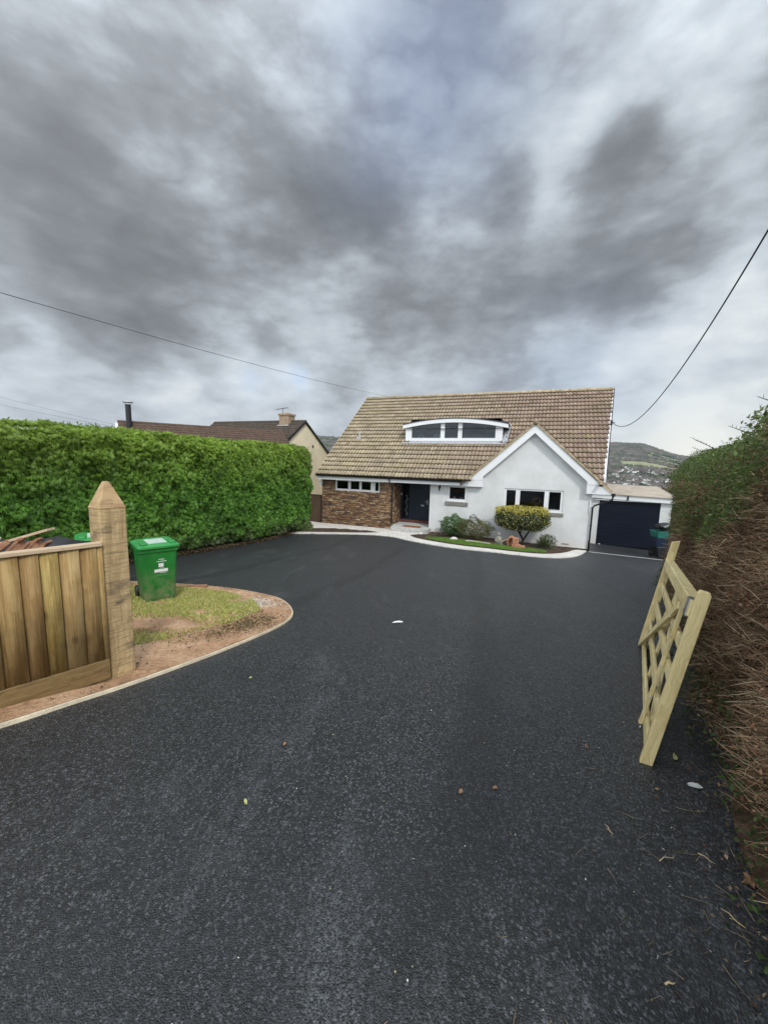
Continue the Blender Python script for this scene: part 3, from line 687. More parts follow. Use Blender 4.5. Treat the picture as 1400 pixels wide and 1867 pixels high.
# white painted walls
W2 = (-6.12, -5.17, 1.68, 2.42); W3 = (-3.52, -1.08, 1.47, 2.42)
mb = MB(); mb.wall(-6.96, 0, 0, 2.46, 0, .28, [W2, W3])
mb.add([(-4.9, 0, 2.46), (0, 0, 2.46), (0, 0, 3.05), (GU, 0, 5.15), (-4.9, 0, 2.92)], [(0, 1, 2, 3, 4)])
mb.add([(-6.96, 0, 0), (-6.96, 1.25, 0), (-6.96, 1.25, 2.46), (-6.96, 0, 2.46)], [(3, 2, 1, 0)])
mb.add([(0, 0, 0), (0, 11.5, -.3), (0, 11.5, 2.9), (0, 5.8, 7.2), (0, .3, 3.0), (0, 0, 2.46)], [(0, 1, 2, 3, 4, 5)])
mb.add([(UL + .15, 11.5, -.3), (0, 11.5, -.3), (0, 11.5, 2.9), (UL + .15, 11.5, 2.9)], [(3, 2, 1, 0)])
mb.build('wall', MT['render'], house)
MB().box((-6.94, .02, -.5), (-.01, .3, 0.0)).box((-6.94, .02, -.5), (-6.7, 1.2, 0)).build('plinth', simple('plinth_brick', (.11, .075, .05), .9, .1, .3, 12., .4), house)
# air brick
MB().box((-1.0, -.006, .10), (-.72, .01, .15)).build('air_brick', MT['sill'], house)
# rubble stone wall
WS = (-12.2, -9.62, 1.88, 2.46)
def stones(mb, cols, ua, ub, za, zb, skip, face):
    z = za
    while z < zb:
        u = ua - random.uniform(0, .2)
        hrow = random.choice((.045, .055, .07, .085))
        while u < ub:
            w = random.uniform(.09, .38); h = min(hrow, zb - z); a, b = max(u, ua), min(u + w, ub)
            if b - a > .02:
                zs = z + random.uniform(-.008, .008); segs = [(a, b)]
                if skip and zs + h > skip[2] and zs < skip[3]:
                    segs = [q for q in ((a, min(b, skip[0])), (max(a, skip[1]), b)) if q[1] - q[0] > .02]
                for a_, b_ in segs:
                    d = random.uniform(.006, .04); g = .007; tl = random.uniform(-.012, .012)
                    V = [(a_ + g, 0, zs + g), (b_ - g, 0, zs + g + tl), (b_ - g, 0, zs + h - g + tl), (a_ + g, 0, zs + h - g), (a_ + g + .008, -d, zs + g + .005), (b_ - g - .008, -d, zs + g + .005 + tl), (b_ - g - .008, -d, zs + h - g - .005 + tl), (a_ + g + .008, -d, zs + h - g - .005)]
                    F_ = [(4, 5, 6, 7), (0, 1, 5, 4), (1, 2, 6, 5), (2, 3, 7, 6), (3, 0, 4, 7)]
                    V = [face(*p) for p in V]; mb.add(V, F_)
                    base = np.array(random.choice([(.19, .105, .055), (.25, .15, .085), (.14, .08, .05), (.31, .20, .115), (.10, .07, .055), (.36, .26, .16), (.22, .13, .08)])) * random.uniform(.75, 1.2)
                    cols += [base] * 5
            u += w
        z += hrow
mb = MB(); cols = []
stones(mb, cols, -13.02, -8.87, -.2, 2.47, WS, lambda x, y, z: (x, y, z))
stones(mb, cols, 0.0, 1.2, .1, 2.47, None, lambda x, y, z: (-8.87 - y, x, z))
npmesh('stone_wall', mb.v, mb.f, MT['colmatte'], house, np.array(cols))
mb = MB(); mb.wall(-13.0, -8.885, -.6, 2.47, .006, .28, [(WS[0], WS[1], WS[2], WS[3])]); mb.add([(-8.885, .006, -.6), (-8.885, 1.25, -.6), (-8.885, 1.25, 2.47), (-8.885, .006, 2.47)], [(0, 1, 2, 3)])
mb.add([(-13.0, .006, -.6), (-13.0, 11.5, -.6), (-13.0, 11.5, 2.9), (-13, 5.8, 7.2), (-13.0, .006, 2.7)], [(4, 3, 2, 1, 0)])
mb.build('mortar_bed', simple('mortar', (.20, .15, .10), .95, .1, .3, 10., .5), house)
# rooms behind the windows
mb = MB()
def room(a, b, v0, v1, z0, z1):
    mb.add([(a, v0, z0), (b, v0, z0), (b, v1, z0), (a, v1, z0), (a, v0, z1), (b, v0, z1), (b, v1, z1), (a, v1, z1)], [(0, 1, 2, 3), (7, 6, 5, 4), (1, 5, 6, 2), (3, 2, 6, 7), (0, 3, 7, 4)])
room(-6.5, -4.6, .285, 2.5, .3, 2.46); room(-4.5, -.2, .285, 4.0, .3, 2.46); room(-12.8, -9.0, .285, 3.0, .3, 2.46); room(-8.75, -4.05, 2.16, 4.6, 4.2, 5.75)
mb.build('interior', MT['shade_room'], house)

def window(name, x0, x1, z0, z1, y, mull, fw=.07, tops=None, parent=house, panel=None):
    """upvc window: name > frame, pane(s); mull = list of (centre, width)"""
    fr = MB(); top = tops or (lambda x: z1)
    xs = [(x0, x0 + fw)] + [(c - w / 2, c + w / 2) for c, w in mull] + [(x1 - fw, x1)]
    for a, b in xs: fr.prism([(a, z0), (b, z0), (b, top(b)), ((a + b) / 2, top((a + b) / 2)), (a, top(a))], 'y', y - .03, y + .04)
    fr.box((x0 + fw, y - .028, z0), (x1 - fw, y + .038, z0 + fw))
    n = 24
    for i in range(n):
        a = x0 + fw + (x1 - x0 - 2 * fw) * i / n; b = x0 + fw + (x1 - x0 - 2 * fw) * (i + 1) / n
        fr.prism([(a, top(a) - fw), (b, top(b) - fw), (b, top(b)), (a, top(a))], 'y', y - .028, y + .038)
    w = fr.build(name, MT['white'], parent, recalc=True)
    for i in range(len(xs) - 1):
        a, b = xs[i][1], xs[i + 1][0]; zt = z1
        g = MB(); m_ = 10; pts = [(a, z0 + fw), (b, z0 + fw)] + [(b + (a - b) * k / m_, top(b + (a - b) * k / m_) - fw) for k in range(m_ + 1)]
        g.add([(p[0], y, p[1]) for p in pts], [tuple(range(len(pts)))]); g.build('pane', MT['glass'], w)
        # opening sash bead
        if b - a > .2:
            s_ = MB()
            for (p, q) in ((a, a + .028), (b - .028, b)): s_.prism([(p, z0 + fw), (q, z0 + fw), (q, top(q) - fw), (p, top(p) - fw)], 'y', y - .036, y - .008)
            s_.box((a + .028, y - .036, z0 + fw), (b - .028, y - .008, z0 + fw + .028)); s_.build('sash', MT['white'], w, recalc=True)
    return w
w1 = window('window', WS[0], WS[1], WS[2], WS[3], .06, [(-11.36, .10), (-10.72, .08), (-9.99, .22)], .07)
w2 = window('window', *W2[:2], *W2[2:], .07, [], .085); MB().box((-6.2, -.05, 1.48), (-5.12, .06, 1.655)).build('sill', MT['sill'], w2, bevel=.006)
w3 = window('window', *W3[:2], *W3[2:], .07, [(-2.93, .13), (-1.74, .13)], .075); MB().box((-3.6, -.05, 1.31), (-1.03, .06, 1.445)).build('sill', MT['sill'], w3, bevel=.006)
# dormer
dorm = MB()
DZ = lambda u: 5.46 + .30 * (1 - ((u + 6.39) / 2.72) ** 2)     # top of the arched roof
pts = [(-9.11 + 5.44 * i / 24) for i in range(25)]
for i in range(24):
    a, b = pts[i], pts[i + 1]
    dorm.prism([(a, DZ(a) - .22), (b, DZ(b) - .22), (b, DZ(b)), (a, DZ(a))], 'y', 1.80, 1.84)
dz = dorm.build('dormer', MT['white'], house, recalc=True)
rf = MB()
for i in range(24):
    a, b = pts[i], pts[i + 1]; e = .02
    rf.add([(a, 1.78, DZ(a) + e), (b, 1.78, DZ(b) + e), (b, 4.2, DZ(b) + e), (a, 4.2, DZ(a) + e), (a, 1.78, DZ(a) - .03), (b, 1.78, DZ(b) - .03), (b, 4.2, DZ(b) - .03), (a, 4.2, DZ(a) - .03)], [(0, 1, 2, 3), (7, 6, 5, 4), (0, 4, 5, 1)])
rf.add([(-9.11, 1.841, DZ(-9.11) - .215), (-3.67, 1.841, DZ(-3.67) - .215), (-3.67, 4, DZ(-3.67) - .215), (-9.11, 4, DZ(-9.11) - .215)], [(0, 1, 2, 3)])
rf.build('roof_sheet', simple('dormer_felt', (.07, .07, .075), .8, .2, .2, 5.), dz)
fr = MB()
for a, b in ((-8.98, -8.72), (-4.2, -3.94)): fr.box((a, 1.93, 4.60), (b, 2.05, 5.42))
fr.box((-8.98, 1.925, 4.60), (-3.94, 2.05, 4.70)); fr.build('surround', MT['white'], dz)
window('window', -8.72, -4.2, 4.68, 5.5, 1.98, [(-6.95, .16), (-6.04, .16)], .055, lambda u: DZ(u) - .17, dz)
for u in (-8.97, -3.95): MB().add([(u, 2.0, 4.55), (u, 2.0, 5.4), (u, 3.4, 5.4), (u, 3.4, 5.45)], [(0, 1, 2, 3)]).build('cheek', MT['lead'], dz)
fl = MB(); n = 60
for i in range(n):
    a = -9.1 + 5.3 * i / n; b = -9.1 + 5.3 * (i + 1) / n; da = .03 * (i % 2); db = .03 * ((i + 1) % 2)
    v0 = 1.72
    fl.add([(a, v0 - da, zroof(v0 - da) + .085), (b, v0 - db, zroof(v0 - db) + .085), (b, 1.97, 4.60), (a, 1.97, 4.60)], [(0, 1, 2, 3)])
fl.add([(-3.93, 1.8, zroof(1.8) + .09), (-3.70, 1.8, zroof(1.8) + .09), (-3.62, 3.1, zroof(3.1) + .09), (-3.93, 3.1, zroof(3.1) + .09)], [(0, 1, 2, 3)])
fl.build('flashing', MT['lead'], dz)
MB().tube([(-11.9, 2.25, zroof(2.25)), (-11.9, 2.25, zroof(2.25) + .34)], .05, 10).box((-12.02, 2.1, zroof(2.1) - .0), (-11.78, 2.35, zroof(2.1) + .12)).build('vent_pipe', MT['lead'], house)
# porch: floor, ceiling, door
MB().box((-8.87, .0, .0), (-6.96, 1.28, .30)).build('porch_floor', MT['step'], house)
MB().box((-8.87, .0, 2.47), (-6.96, 1.3, 2.5)).box((-8.87, 1.26, .3), (-6.96, 1.3, 2.47)).build('porch_lining', MT['navy'], house)
MB().box((-8.72, -.62, -.15), (-6.85, -.003, .31)).build('door_step', MT['step'], house, bevel=.012)
t_ = MB()
for i in range(24): t_.box((-8.86 + i * .079, 1.03, .302), (-8.86 + i * .079 + .072, 1.12, .45))
t_.build('threshold', MT['brickred'], house)
door = MB(); door.box((-8.84, 1.10, .45), (-8.74, 1.18, 2.46)).box((-8.38, 1.10, .45), (-8.28, 1.18, 2.46)).box((-7.28, 1.10, .45), (-7.16, 1.18, 2.46)).box((-8.74, 1.10, 2.36), (-7.28, 1.18, 2.46)).box((-8.74, 1.10, .45), (-8.38, 1.18, .53))
door.box((-8.28, 1.13, .47), (-7.28, 1.17, 2.36))
dr = door.build('front_door', MT['navy'], house)
pn = MB()
for (a, b) in ((-8.16, -7.84), (-7.72, -7.40)):
    for (c, d) in ((.62, 1.15), (1.30, 1.95)):
        pn.box((a, 1.112, c), (b, 1.13, d)); pn.box((a + .045, 1.10, c + .045), (b - .045, 1.112, d - .045))
pn.prism([(-8.1, 2.05), (-7.46, 2.05), (-7.52, 2.16), (-7.65, 2.24), (-7.78, 2.27), (-7.91, 2.24), (-8.04, 2.16)], 'y', 1.11, 1.13)
pn.build('door_panel', MT['navy'], dr, bevel=.006)
MB().box((-7.40, 1.08, 1.30), (-7.36, 1.13, 1.55)).tube([(-7.38, 1.07, 1.44), (-7.50, 1.07, 1.44)], .012, 8).build('handle', MT['metal'], dr)
MB().box((-7.72, 1.10, 1.20), (-7.56, 1.11, 1.28)).build('letterbox', MT['metal'], dr)
MB().add([(-8.74, 1.14, .53), (-8.38, 1.14, .53), (-8.38, 1.14, 2.36), (-8.74, 1.14, 2.36)], [(0, 1, 2, 3)]).build('sidelight', MT['glass'], dr)
fl = MB()
for i in range(16):
    cx = -8.52 + .07 * math.sin(i * 1.1) + random.uniform(-.03, .03); cz = .65 + i * .07; r = random.uniform(.008, .018)
    fl.lathe([(0, -.002), (r, 0), (r * .8, .004), (0, .006)], 6, (0, 0, 0), Matrix.Translation((cx, 1.132, cz)) @ Matrix.Rotation(R(90), 4, 'X'))
fl.tube([(-8.52, 1.131, .60), (-8.52, 1.131, 1.75)], .002, 4); fl.build('etched_flowers', MT['white_flat'], dr)
MB().box((-8.82, 1.085, 1.72), (-8.78, 1.10, 1.84)).build('doorbell', MT['white'], dr)
# small fittings
lan = MB(); lan.box((-6.52, -.03, 2.30), (-6.44, 0, 2.42)).tube([(-6.48, -.03, 2.37), (-6.48, -.12, 2.40), (-6.48, -.14, 2.36)], .01, 6)
lan.lathe([(0, .0), (.03, .0), (.045, .13), (.065, .14), (.02, .20), (0, .20)], 8, (-6.48, -.14, 2.16)); lan.build('wall_lantern', MT['black'], house)
MB().box((-13.06, -.20, 2.16), (-12.94, -.04, 2.34)).tube([(-13.0, -.1, 2.34), (-13.0, -.1, 2.46)], .03, 8).box((-13.03, -.17, 2.10), (-12.97, -.05, 2.16)).build('floodlight', MT['white'], house, bevel=.01)
MB().tube([(.50, .5, 5.30), (.62, .46, 5.30)], .02, 6).box((.46, .46, 5.2), (.54, .54, 5.4)).build('cable_bracket', MT['black'], house)

def worldpt(u, v, z): p = Wp(u, v); return Vector((p[0], p[1], z))
# things inside and in front of the house
def at_house(name, label, cat, u, v, z, rz=0, group=None): return thing(name, label, cat, worldpt(u, v, z), HY + rz, group)
for i, (u, lb) in enumerate(((-8.35, 'left of two white round-backed chairs inside the arched dormer window'), (-7.45, 'right of two white round-backed chairs inside the arched dormer window'))):
    c = at_house('chair', lb, 'chair', u, 2.75, .7, R(20), 'chairs in the dormer')
    MB().lathe([(0, .42), (.2, .42), (.2, .46), (0, .46)], 16).build('seat', MT['white_flat'], c)
    b = MB(); n = 14; V = [(-.0, .2, .62)]
    for sgn in (0, .03):
        for k in range(n + 1): t = PI * k / n; V.append((.21 * math.cos(t), .2 + sgn, .55 + .33 * math.sin(t)))
    V = V[1:]; b.add(V, [tuple(range(n + 1)), tuple(range(2 * n + 1, n, -1))] + [(k, n + 1 + k, n + 2 + k, k + 1) for k in range(n)]); b.build('backrest', MT['white_flat'], c)
    for sx in (-.14, .14):
        for sy in (-.14, .14): MB().tube([(sx, sy, 0), (sx * .8, sy * .8, .42)], .014, 6).build('leg', MT['white_flat'], c)
dm = MB(); dm.box((-.45, -.22, 0), (.45, .22, .018)); o = dm.build('doormat', MT['mat'], None); o.location = worldpt(-7.75, -.22, -3.5 + .312); o.rotation_euler = (0, 0, HY); tag(o, 'brown coir doormat on the pale step before the navy door', 'doormat')
# flowers and things on the bay window sill
vz = at_house('flower_vase', 'yellow flowers in a vase behind the large gable window', 'flowers', -2.15, .55, -2.05)
MB().lathe([(0, 0), (.06, 0), (.08, .1), (.05, .2), (.06, .24)], 14).build('vase', MT['white_flat'], vz)
P = rng.normal(0, 1, (60, 3)); P /= np.linalg.norm(P, axis=1)[:, None]; P *= rng.uniform(.6, 1, (60, 1)) ** .5
def leaves(name, C3, N3, size, cols, m, parent=None, asp=.5, fold=.25, spread=.9, loc=None, droop=0.):
    """one diamond-shaped folded leaf at each centre, facing roughly along its normal"""
    k = len(C3); N3 = N3 + rng.normal(0, spread, (k, 3)); N3 /= np.linalg.norm(N3, axis=1)[:, None] + 1e-9
    A = rng.normal(0, 1, (k, 3)); A[:, 2] -= droop; A -= (A * N3).sum(1)[:, None] * N3; A /= np.linalg.norm(A, axis=1)[:, None] + 1e-9
    B = np.cross(N3, A); s = size * rng.uniform(.6, 1.3, (k, 1)); f = N3 * s * fold
    V = np.stack([C3 - A * s * .5, C3 + B * s * asp * .5 + f * .4, C3 + A * s * .5 - f * .3, C3 - B * s * asp * .5 + f * .4], 1).reshape(-1, 3)
    i = np.arange(k)[:, None] * 4; Fc = np.concatenate([i + np.array([[0, 1, 2]]), i + np.array([[0, 2, 3]])], 1).reshape(-1, 3)
    cs = np.array(cols)
    cs = cs[rng.integers(0, len(cs), k)] if cs.ndim == 2 and len(cs) != k else cs
    cs = (cs * rng.uniform(.75, 1.25, (k, 1))).repeat(2, 0)
    return npmesh(name, V, Fc, m, parent, cs, loc=loc)
leaves('petals', P * np.array([.24, .14, .17]) + (0, 0, .42), P, .11, [(.75, .42, .05), (.65, .30, .05), (.15, .22, .05)], MT['col'], vz, .7)
o = MB().lathe([(0, 0), (.13, 0), (.17, .07), (.18, .12), (.165, .12), (.15, .06), (0, .02)], 18).build('bowl', MT['label'], None, smooth=True); o.location = worldpt(-1.42, .42, -2.05); tag(o, 'white bowl behind the right pane of the large gable window', 'bowl')
for u, s, lb in ((-5.82, 1., 'left of two pale jars behind the small square window'), (-5.50, .9, 'right of two pale jars behind the small square window')):
    o = MB().lathe([(0, 0), (.05 * s, 0), (.055 * s, .14 * s), (.03, .17 * s), (.035, .2 * s), (0, .2 * s)], 14).build('jar', MT['label'], None, smooth=True); o.location = worldpt(u, .24, -3.5 + 1.70); tag(o, lb, 'jar', 'jars in the small window')

# ---- fence panel left of the house
fp = at_house('garden_fence', 'dark brown close boarded fence between hedge and stone wall', 'fence', -13.7, .35, -3.62)
b = MB()
for i in range(12): b.box((-.66 + i * .11, -.012 - .008 * (i % 2), 0), (-.66 + i * .11 + .105, .012, 1.62))
b.build('board_panel', MT['brown_fence'], fp); MB().box((-.68, -.04, 1.62), (.66, .04, 1.66)).build('cap_rail', MT['brown_fence'], fp)
MB().box((-.74, -.05, 0), (-.67, .05, 1.7)).build('post', MT['brown_fence'], fp)

# ================================================================== GARAGE
gar = at_house('garage', 'white flat-roofed garage with dark navy roller shutter door', 'garage', 2.0, 3.0, -3.8)
# local x = u-2, y = v-3, z = z+3.8
b = MB(); b.box((-1.95, 0, -.4), (-1.32, .2, 2.34)).box((1.17, 0, -.4), (1.60, .2, 2.28)).box((-1.95, .2, -.4), (-1.75, 6.8, 2.2)).box((1.40, .2, -.4), (1.60, 6.8, 2.4)).box((-1.75, 6.6, -.4), (1.40, 6.8, 2.1))
b.build('wall', MT['render'], gar)
MB().box((-1.90, -.16, -.1), (-1.62, -.002, .16)).build('step_block', MT['sill'], gar)
f = MB(); f.add([(-1.98, -.16, 2.30), (1.68, -.16, 2.20), (1.68, -.16, 2.42), (-1.98, -.16, 2.52), (-1.98, -.13, 2.30), (1.68, -.13, 2.20), (1.68, -.13, 2.42), (-1.98, -.13, 2.52)], [(0, 1, 2, 3), (7, 6, 5, 4), (3, 2, 6, 7), (1, 0, 4, 5), (1, 5, 6, 2)])
f.build('fascia', MT['white'], gar)
MB().box((-1.94, -.129, 2.2), (1.6, -.002, 2.235)).build('soffit', MT['white_flat'], gar)
MB().box((-.22, -.20, 2.26), (-.16, -.162, 2.46)).build('bracket', MT['black'], gar)
f = MB(); f.add([(-2.0, -.24, 2.525), (1.76, -.24, 2.425), (2.6, 6.9, 2.62), (-1.2, 6.9, 2.70), (-2.0, -.24, 2.56), (1.76, -.24, 2.46), (2.6, 6.9, 2.66), (-1.2, 6.9, 2.74)], [(3, 2, 1, 0), (4, 5, 6, 7), (0, 1, 5, 4), (1, 2, 6, 5), (2, 3, 7, 6), (3, 0, 4, 7)])
f.build('roof', MT['fibre_roof'], gar)
g = MB(); gutter(g, (1.80, -.24, 2.40), (2.64, 6.9, 2.6), .045); g.build('gutter', MT['black'], gar, recalc=True)
sh = MB(); n = 27; H0 = 2.24; V = []; Fs = []
for i in range(n):
    z0 = i * H0 / n; hh = H0 / n
    for (zz_, yy) in ((z0, .06), (z0 + hh * .18, .035), (z0 + hh * .8, .03), (z0 + hh * .97, .06)): V.append((zz_, yy))
sh.add([(x, y, z) for z, y in V for x in (-1.32, 1.17)], [(2 * i, 2 * i + 1, 2 * i + 3, 2 * i + 2) for i in range(len(V) - 1)])
sd2 = sh.build('roller_door', MT['shutter'], gar)
MB().box((-1.32, .0, 2.17), (1.17, .03, 2.27)).build('door_hood', MT['shutter'], gar)
for x in (-1.318, 1.13): MB().box((x, -.006, 0), (x + .04, .03, 2.17)).build('guide_rail', MT['shutter'], gar)
MB().box((-1.2, .0, .01), (-1.12, .025, .05)).build('door_stop', MT['white'], gar)
# hand-made recycling stack by the garage
px_, py_ = 11.50, 15.55
tr = thing('wheeled_trolley', 'black wheeled trolley under the recycling boxes beside the garage', 'trolley', (px_, py_, gz(px_, py_)), HY + R(12))
MB().prism([(-.26, .06), (.26, .06), (.34, .52), (-.34, .52)], 'y', -.34, .34).build('body', MT['black'], tr, bevel=.02)
for sx in (-.3, .3): MB().lathe([(0, -.03), (.12, -.03), (.13, 0), (.12, .03), (0, .03)], 16, (0, 0, 0), Matrix.Translation((sx, .2, .13)) @ Matrix.Rotation(R(90), 4, 'Y')).build('wheel', MT['black'], tr)
def crate(name, label, m, z, w, h, rot, cat='box'):
    t = thing(name, label, cat, (px_, py_, gz(px_, py_) + z), HY + rot)
    b = MB(); a, c = w * .44, w / 2; d, e = w * .36, w * .42
    V = [(-a, -d, 0), (a, -d, 0), (a, d, 0), (-a, d, 0), (-c, -e, h), (c, -e, h), (c, e, h), (-c, e, h), (-c + .02, -e + .02, h), (c - .02, -e + .02, h), (c - .02, e - .02, h), (-c + .02, e - .02, h), (-a + .02, -d + .02, .03), (a - .02, -d + .02, .03), (a - .02, d - .02, .03), (-a + .02, d - .02, .03)]
    F_ = [(3, 2, 1, 0), (0, 1, 5, 4), (1, 2, 6, 5), (2, 3, 7, 6), (3, 0, 4, 7), (4, 5, 9, 8), (5, 6, 10, 9), (6, 7, 11, 10), (7, 4, 8, 11), (8, 9, 13, 12), (9, 10, 14, 13), (10, 11, 15, 14), (11, 8, 12, 15), (12, 13, 14, 15)]
    b.add(V, F_); b.build('tub', m, t)
    r = MB()
    for (p, q) in (((-c, -e), (c, -e)), ((c, -e), (c, e)), ((c, e), (-c, e)), ((-c, e), (-c, -e))): r.beam((*p, h), (*q, h), .03, .03, ext=.015)
    r.build('rim', m, t); return t
mblue = simple('box_blue', (.008, .018, .045), .45, .4, .15, 6.); mgreen = simple('box_green', (.02, .15, .115), .5, .4, .15, 6.)
crate('recycling_box', 'dark blue recycling box under the green one beside the garage', mblue, .52, .78, .36, R(12))
crate('recycling_box', 'teal green recycling box on top of the dark blue one', mgreen, .885, .76, .24, R(14))
P = rng.normal(0, 1, (1, 3)); bagm = simple('sack_black', (.015, .016, .018), .3, .6, .2, 9., .5)
b = MB(); n, mm = 22, 12; V = []
for j in range(mm + 1):
    for i in range(n):
        t, s_ = 2 * PI * i / n, PI * j / mm; rr = 1 + .12 * math.sin(5 * t + j) + .10 * math.sin(9 * t - 2 * j) + random.uniform(-.04, .04)
        V.append((.34 * rr * math.sin(s_) * math.cos(t), .24 * rr * math.sin(s_) * math.sin(t), .13 - .15 * math.cos(s_) * (1 + .2 * math.sin(3 * t))))
b.add(V, [(j * n + i, j * n + (i + 1) % n, (j + 1) * n + (i + 1) % n, (j + 1) * n + i) for j in range(mm) for i in range(n)])
o = b.build('rubbish_sack', bagm, None, smooth=True, loc=(px_ + .02, py_, gz(px_, py_) + 1.19)); tag(o, 'crumpled black sack on top of the recycling boxes', 'sack')

# ================================================================== NEIGHBOURS
def tri_roof(mb, x0, x1, yh, zr, ze, yc=0, th=.12, over=.25):
    for s_ in (-1, 1):
        mb.add([(x0, yc, zr), (x1, yc, zr), (x1, yc + s_ * (yh + over), ze - over * (zr - ze) / yh), (x0, yc + s_ * (yh + over), ze - over * (zr - ze) / yh),
                (x0, yc, zr - th), (x1, yc, zr - th), (x1, yc + s_ * (yh + over), ze - over * (zr - ze) / yh - th), (x0, yc + s_ * (yh + over), ze - over * (zr - ze) / yh - th)],
               [(0, 1, 2, 3), (7, 6, 5, 4), (0, 4, 5, 1), (1, 5, 6, 2), (2, 6, 7, 3), (3, 7, 4, 0)])
nb = thing('neighbour_house', 'cream rendered gable house with dark tiled roof and brick chimney behind the hedge', 'house', (-5.26, 25.5, -4.2), HY)
b = MB(); b.add([(-.02, -2.9, 0), (-.02, 2.9, 0), (-.02, 2.9, 4.65), (-.02, 0, 6.5), (-.02, -2.9, 4.65)], [(0, 1, 2, 3, 4)]); b.box((-7.6, -2.85, 0), (-.03, 2.85, 4.5)); b.build('wall', MT['cream'], nb)
n_, sl_ = 3.15, math.hypot(1, .67)
for s_ in (-1, 1):
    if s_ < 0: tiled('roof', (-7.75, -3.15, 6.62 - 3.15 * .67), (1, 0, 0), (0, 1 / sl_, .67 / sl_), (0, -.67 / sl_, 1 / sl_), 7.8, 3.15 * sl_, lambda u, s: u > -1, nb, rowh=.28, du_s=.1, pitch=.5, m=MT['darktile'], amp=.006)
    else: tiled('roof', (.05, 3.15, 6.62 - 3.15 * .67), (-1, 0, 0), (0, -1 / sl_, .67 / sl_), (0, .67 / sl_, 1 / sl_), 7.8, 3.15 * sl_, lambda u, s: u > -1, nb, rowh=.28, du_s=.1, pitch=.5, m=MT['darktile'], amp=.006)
MB().tube([(-7.75, 0, 6.62), (.06, 0, 6.62)], .09, 8).build('ridge_tiles', MT['darktile'], nb)
b = MB()
for s_ in (-1, 1): b.beam((.05, 0, 6.58), (.05, s_ * 3.2, 6.58 - 3.2 * .67), .06, .14, (1, 0, 0))
b.build('bargeboard', MT['black'], nb)
ch = MB(); ch.box((-1.75, -.42, 5.9), (-1.02, .30, 6.98)).box((-1.80, -.47, 6.98), (-.97, .35, 7.10)); cho = ch.build('chimney', MT['stone_chimney'], nb)
MB().box((-1.82, -.55, 6.25), (-.95, .36, 6.36)).build('flashing', MT['lead'], cho)
MB().lathe([(.10, 0), (.11, .05), (.09, .1)], 10, (-1.4, 0, 7.10)).build('chimney_pot', MT['terracotta'], cho)
a = MB(); a.tube([(-1.75, 0, 6.9), (-1.75, 0, 7.5)], .018, 5).tube([(-2.3, 0, 7.42), (-1.35, 0, 7.52)], .014, 5)
for i in range(6): x = -2.25 + i * .15; a.tube([(x, -.16, 7.43 + i * .015), (x, .16, 7.43 + i * .015)], .008, 4)
a.build('aerial', MT['black'], cho)
MB().lathe([(0, 0), (.09, 0), (.09, .02), (0, .02)], 10, (0, 0, 0), Matrix.Translation((.0, .9, 5.05)) @ Matrix.Rotation(R(90), 4, 'Y')).build('vent', MT['black'], nb)
# lean-to gable in front
b = MB(); b.add([(.9, -4.7, 0), (.9, -.9, 0), (.9, -.9, 3.75), (.9, -2.6, 4.95), (.9, -4.7, 3.6)], [(0, 1, 2, 3, 4)]); b.box((-3., -4.6, 0), (.88, -1, 3.6)); wing = b.build('porch_wing', MT['cream'], nb)
b = MB(); tri_roof(b, -3, 1.0, 1.75, 5.05, 3.82, -2.6, .10, .15); b.build('roof', MT['darktile'], wing)
# long low building
d_ = Vector((-6.4 + 13.1, 23.8 - 19.3, 0)); ang = math.atan2(d_.y, d_.x); Lw = d_.length
lw = thing('bungalow', 'long low dark-roofed building showing above the left hedge', 'building', (-13.1, 19.3, -3.2), ang)
b = MB(); b.box((.1, -3.4, 0), (Lw - .1, 3.4, 2.4)); b.add([(0.05, -3.4, 2.4), (.05, 3.4, 2.4), (.05, 0, 4.6)], [(0, 1, 2)]); b.build('wall', MT['cream'], lw)
sl2 = math.hypot(1, .6)
mb_ = simple('brown_tile', (.10, .068, .052), .9, .15, .3, 5., .4)
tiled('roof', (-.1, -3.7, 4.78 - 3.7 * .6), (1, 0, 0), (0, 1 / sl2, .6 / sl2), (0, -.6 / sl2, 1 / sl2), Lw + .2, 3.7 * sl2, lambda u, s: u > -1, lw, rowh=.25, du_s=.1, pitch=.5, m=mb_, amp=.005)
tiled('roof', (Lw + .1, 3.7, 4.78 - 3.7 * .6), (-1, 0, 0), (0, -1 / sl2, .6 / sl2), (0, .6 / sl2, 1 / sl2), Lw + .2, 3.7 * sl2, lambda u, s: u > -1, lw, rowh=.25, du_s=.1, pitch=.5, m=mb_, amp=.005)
MB().tube([(-.12, 0, 4.78), (Lw + .1, 0, 4.78)], .08, 8).build('ridge_tiles', mb_, lw)
b = MB()
for s_ in (-1, 1): b.beam((-.12, 0, 4.70), (-.12, s_ * 3.7, 4.70 - 3.7 * .6), .05, .2, (1, 0, 0))
b.build('bargeboard', MT['white'], lw)
fl = MB(); fl.tube([(.35, -.45, 3.8), (.35, -.45, 5.55)], .125, 14).lathe([(.11, 0), (.13, .02), (.13, .04), (.11, .05)], 14, (.35, -.45, 5.55))
fo = fl.build('flue', MT['black'], lw, smooth=False)
cw = MB(); cw.lathe([(.0, .26), (.24, .17), (.25, .15), (0, .17)], 14, (.35, -.45, 5.55))
for k in range(6): t = k * PI / 3; cw.tube([(.35 + .12 * math.cos(t), -.45 + .12 * math.sin(t), 5.58), (.35 + .17 * math.cos(t), -.45 + .17 * math.sin(t), 5.73)], .01, 4)
cw.build('cowl', MT['lead'], fo)

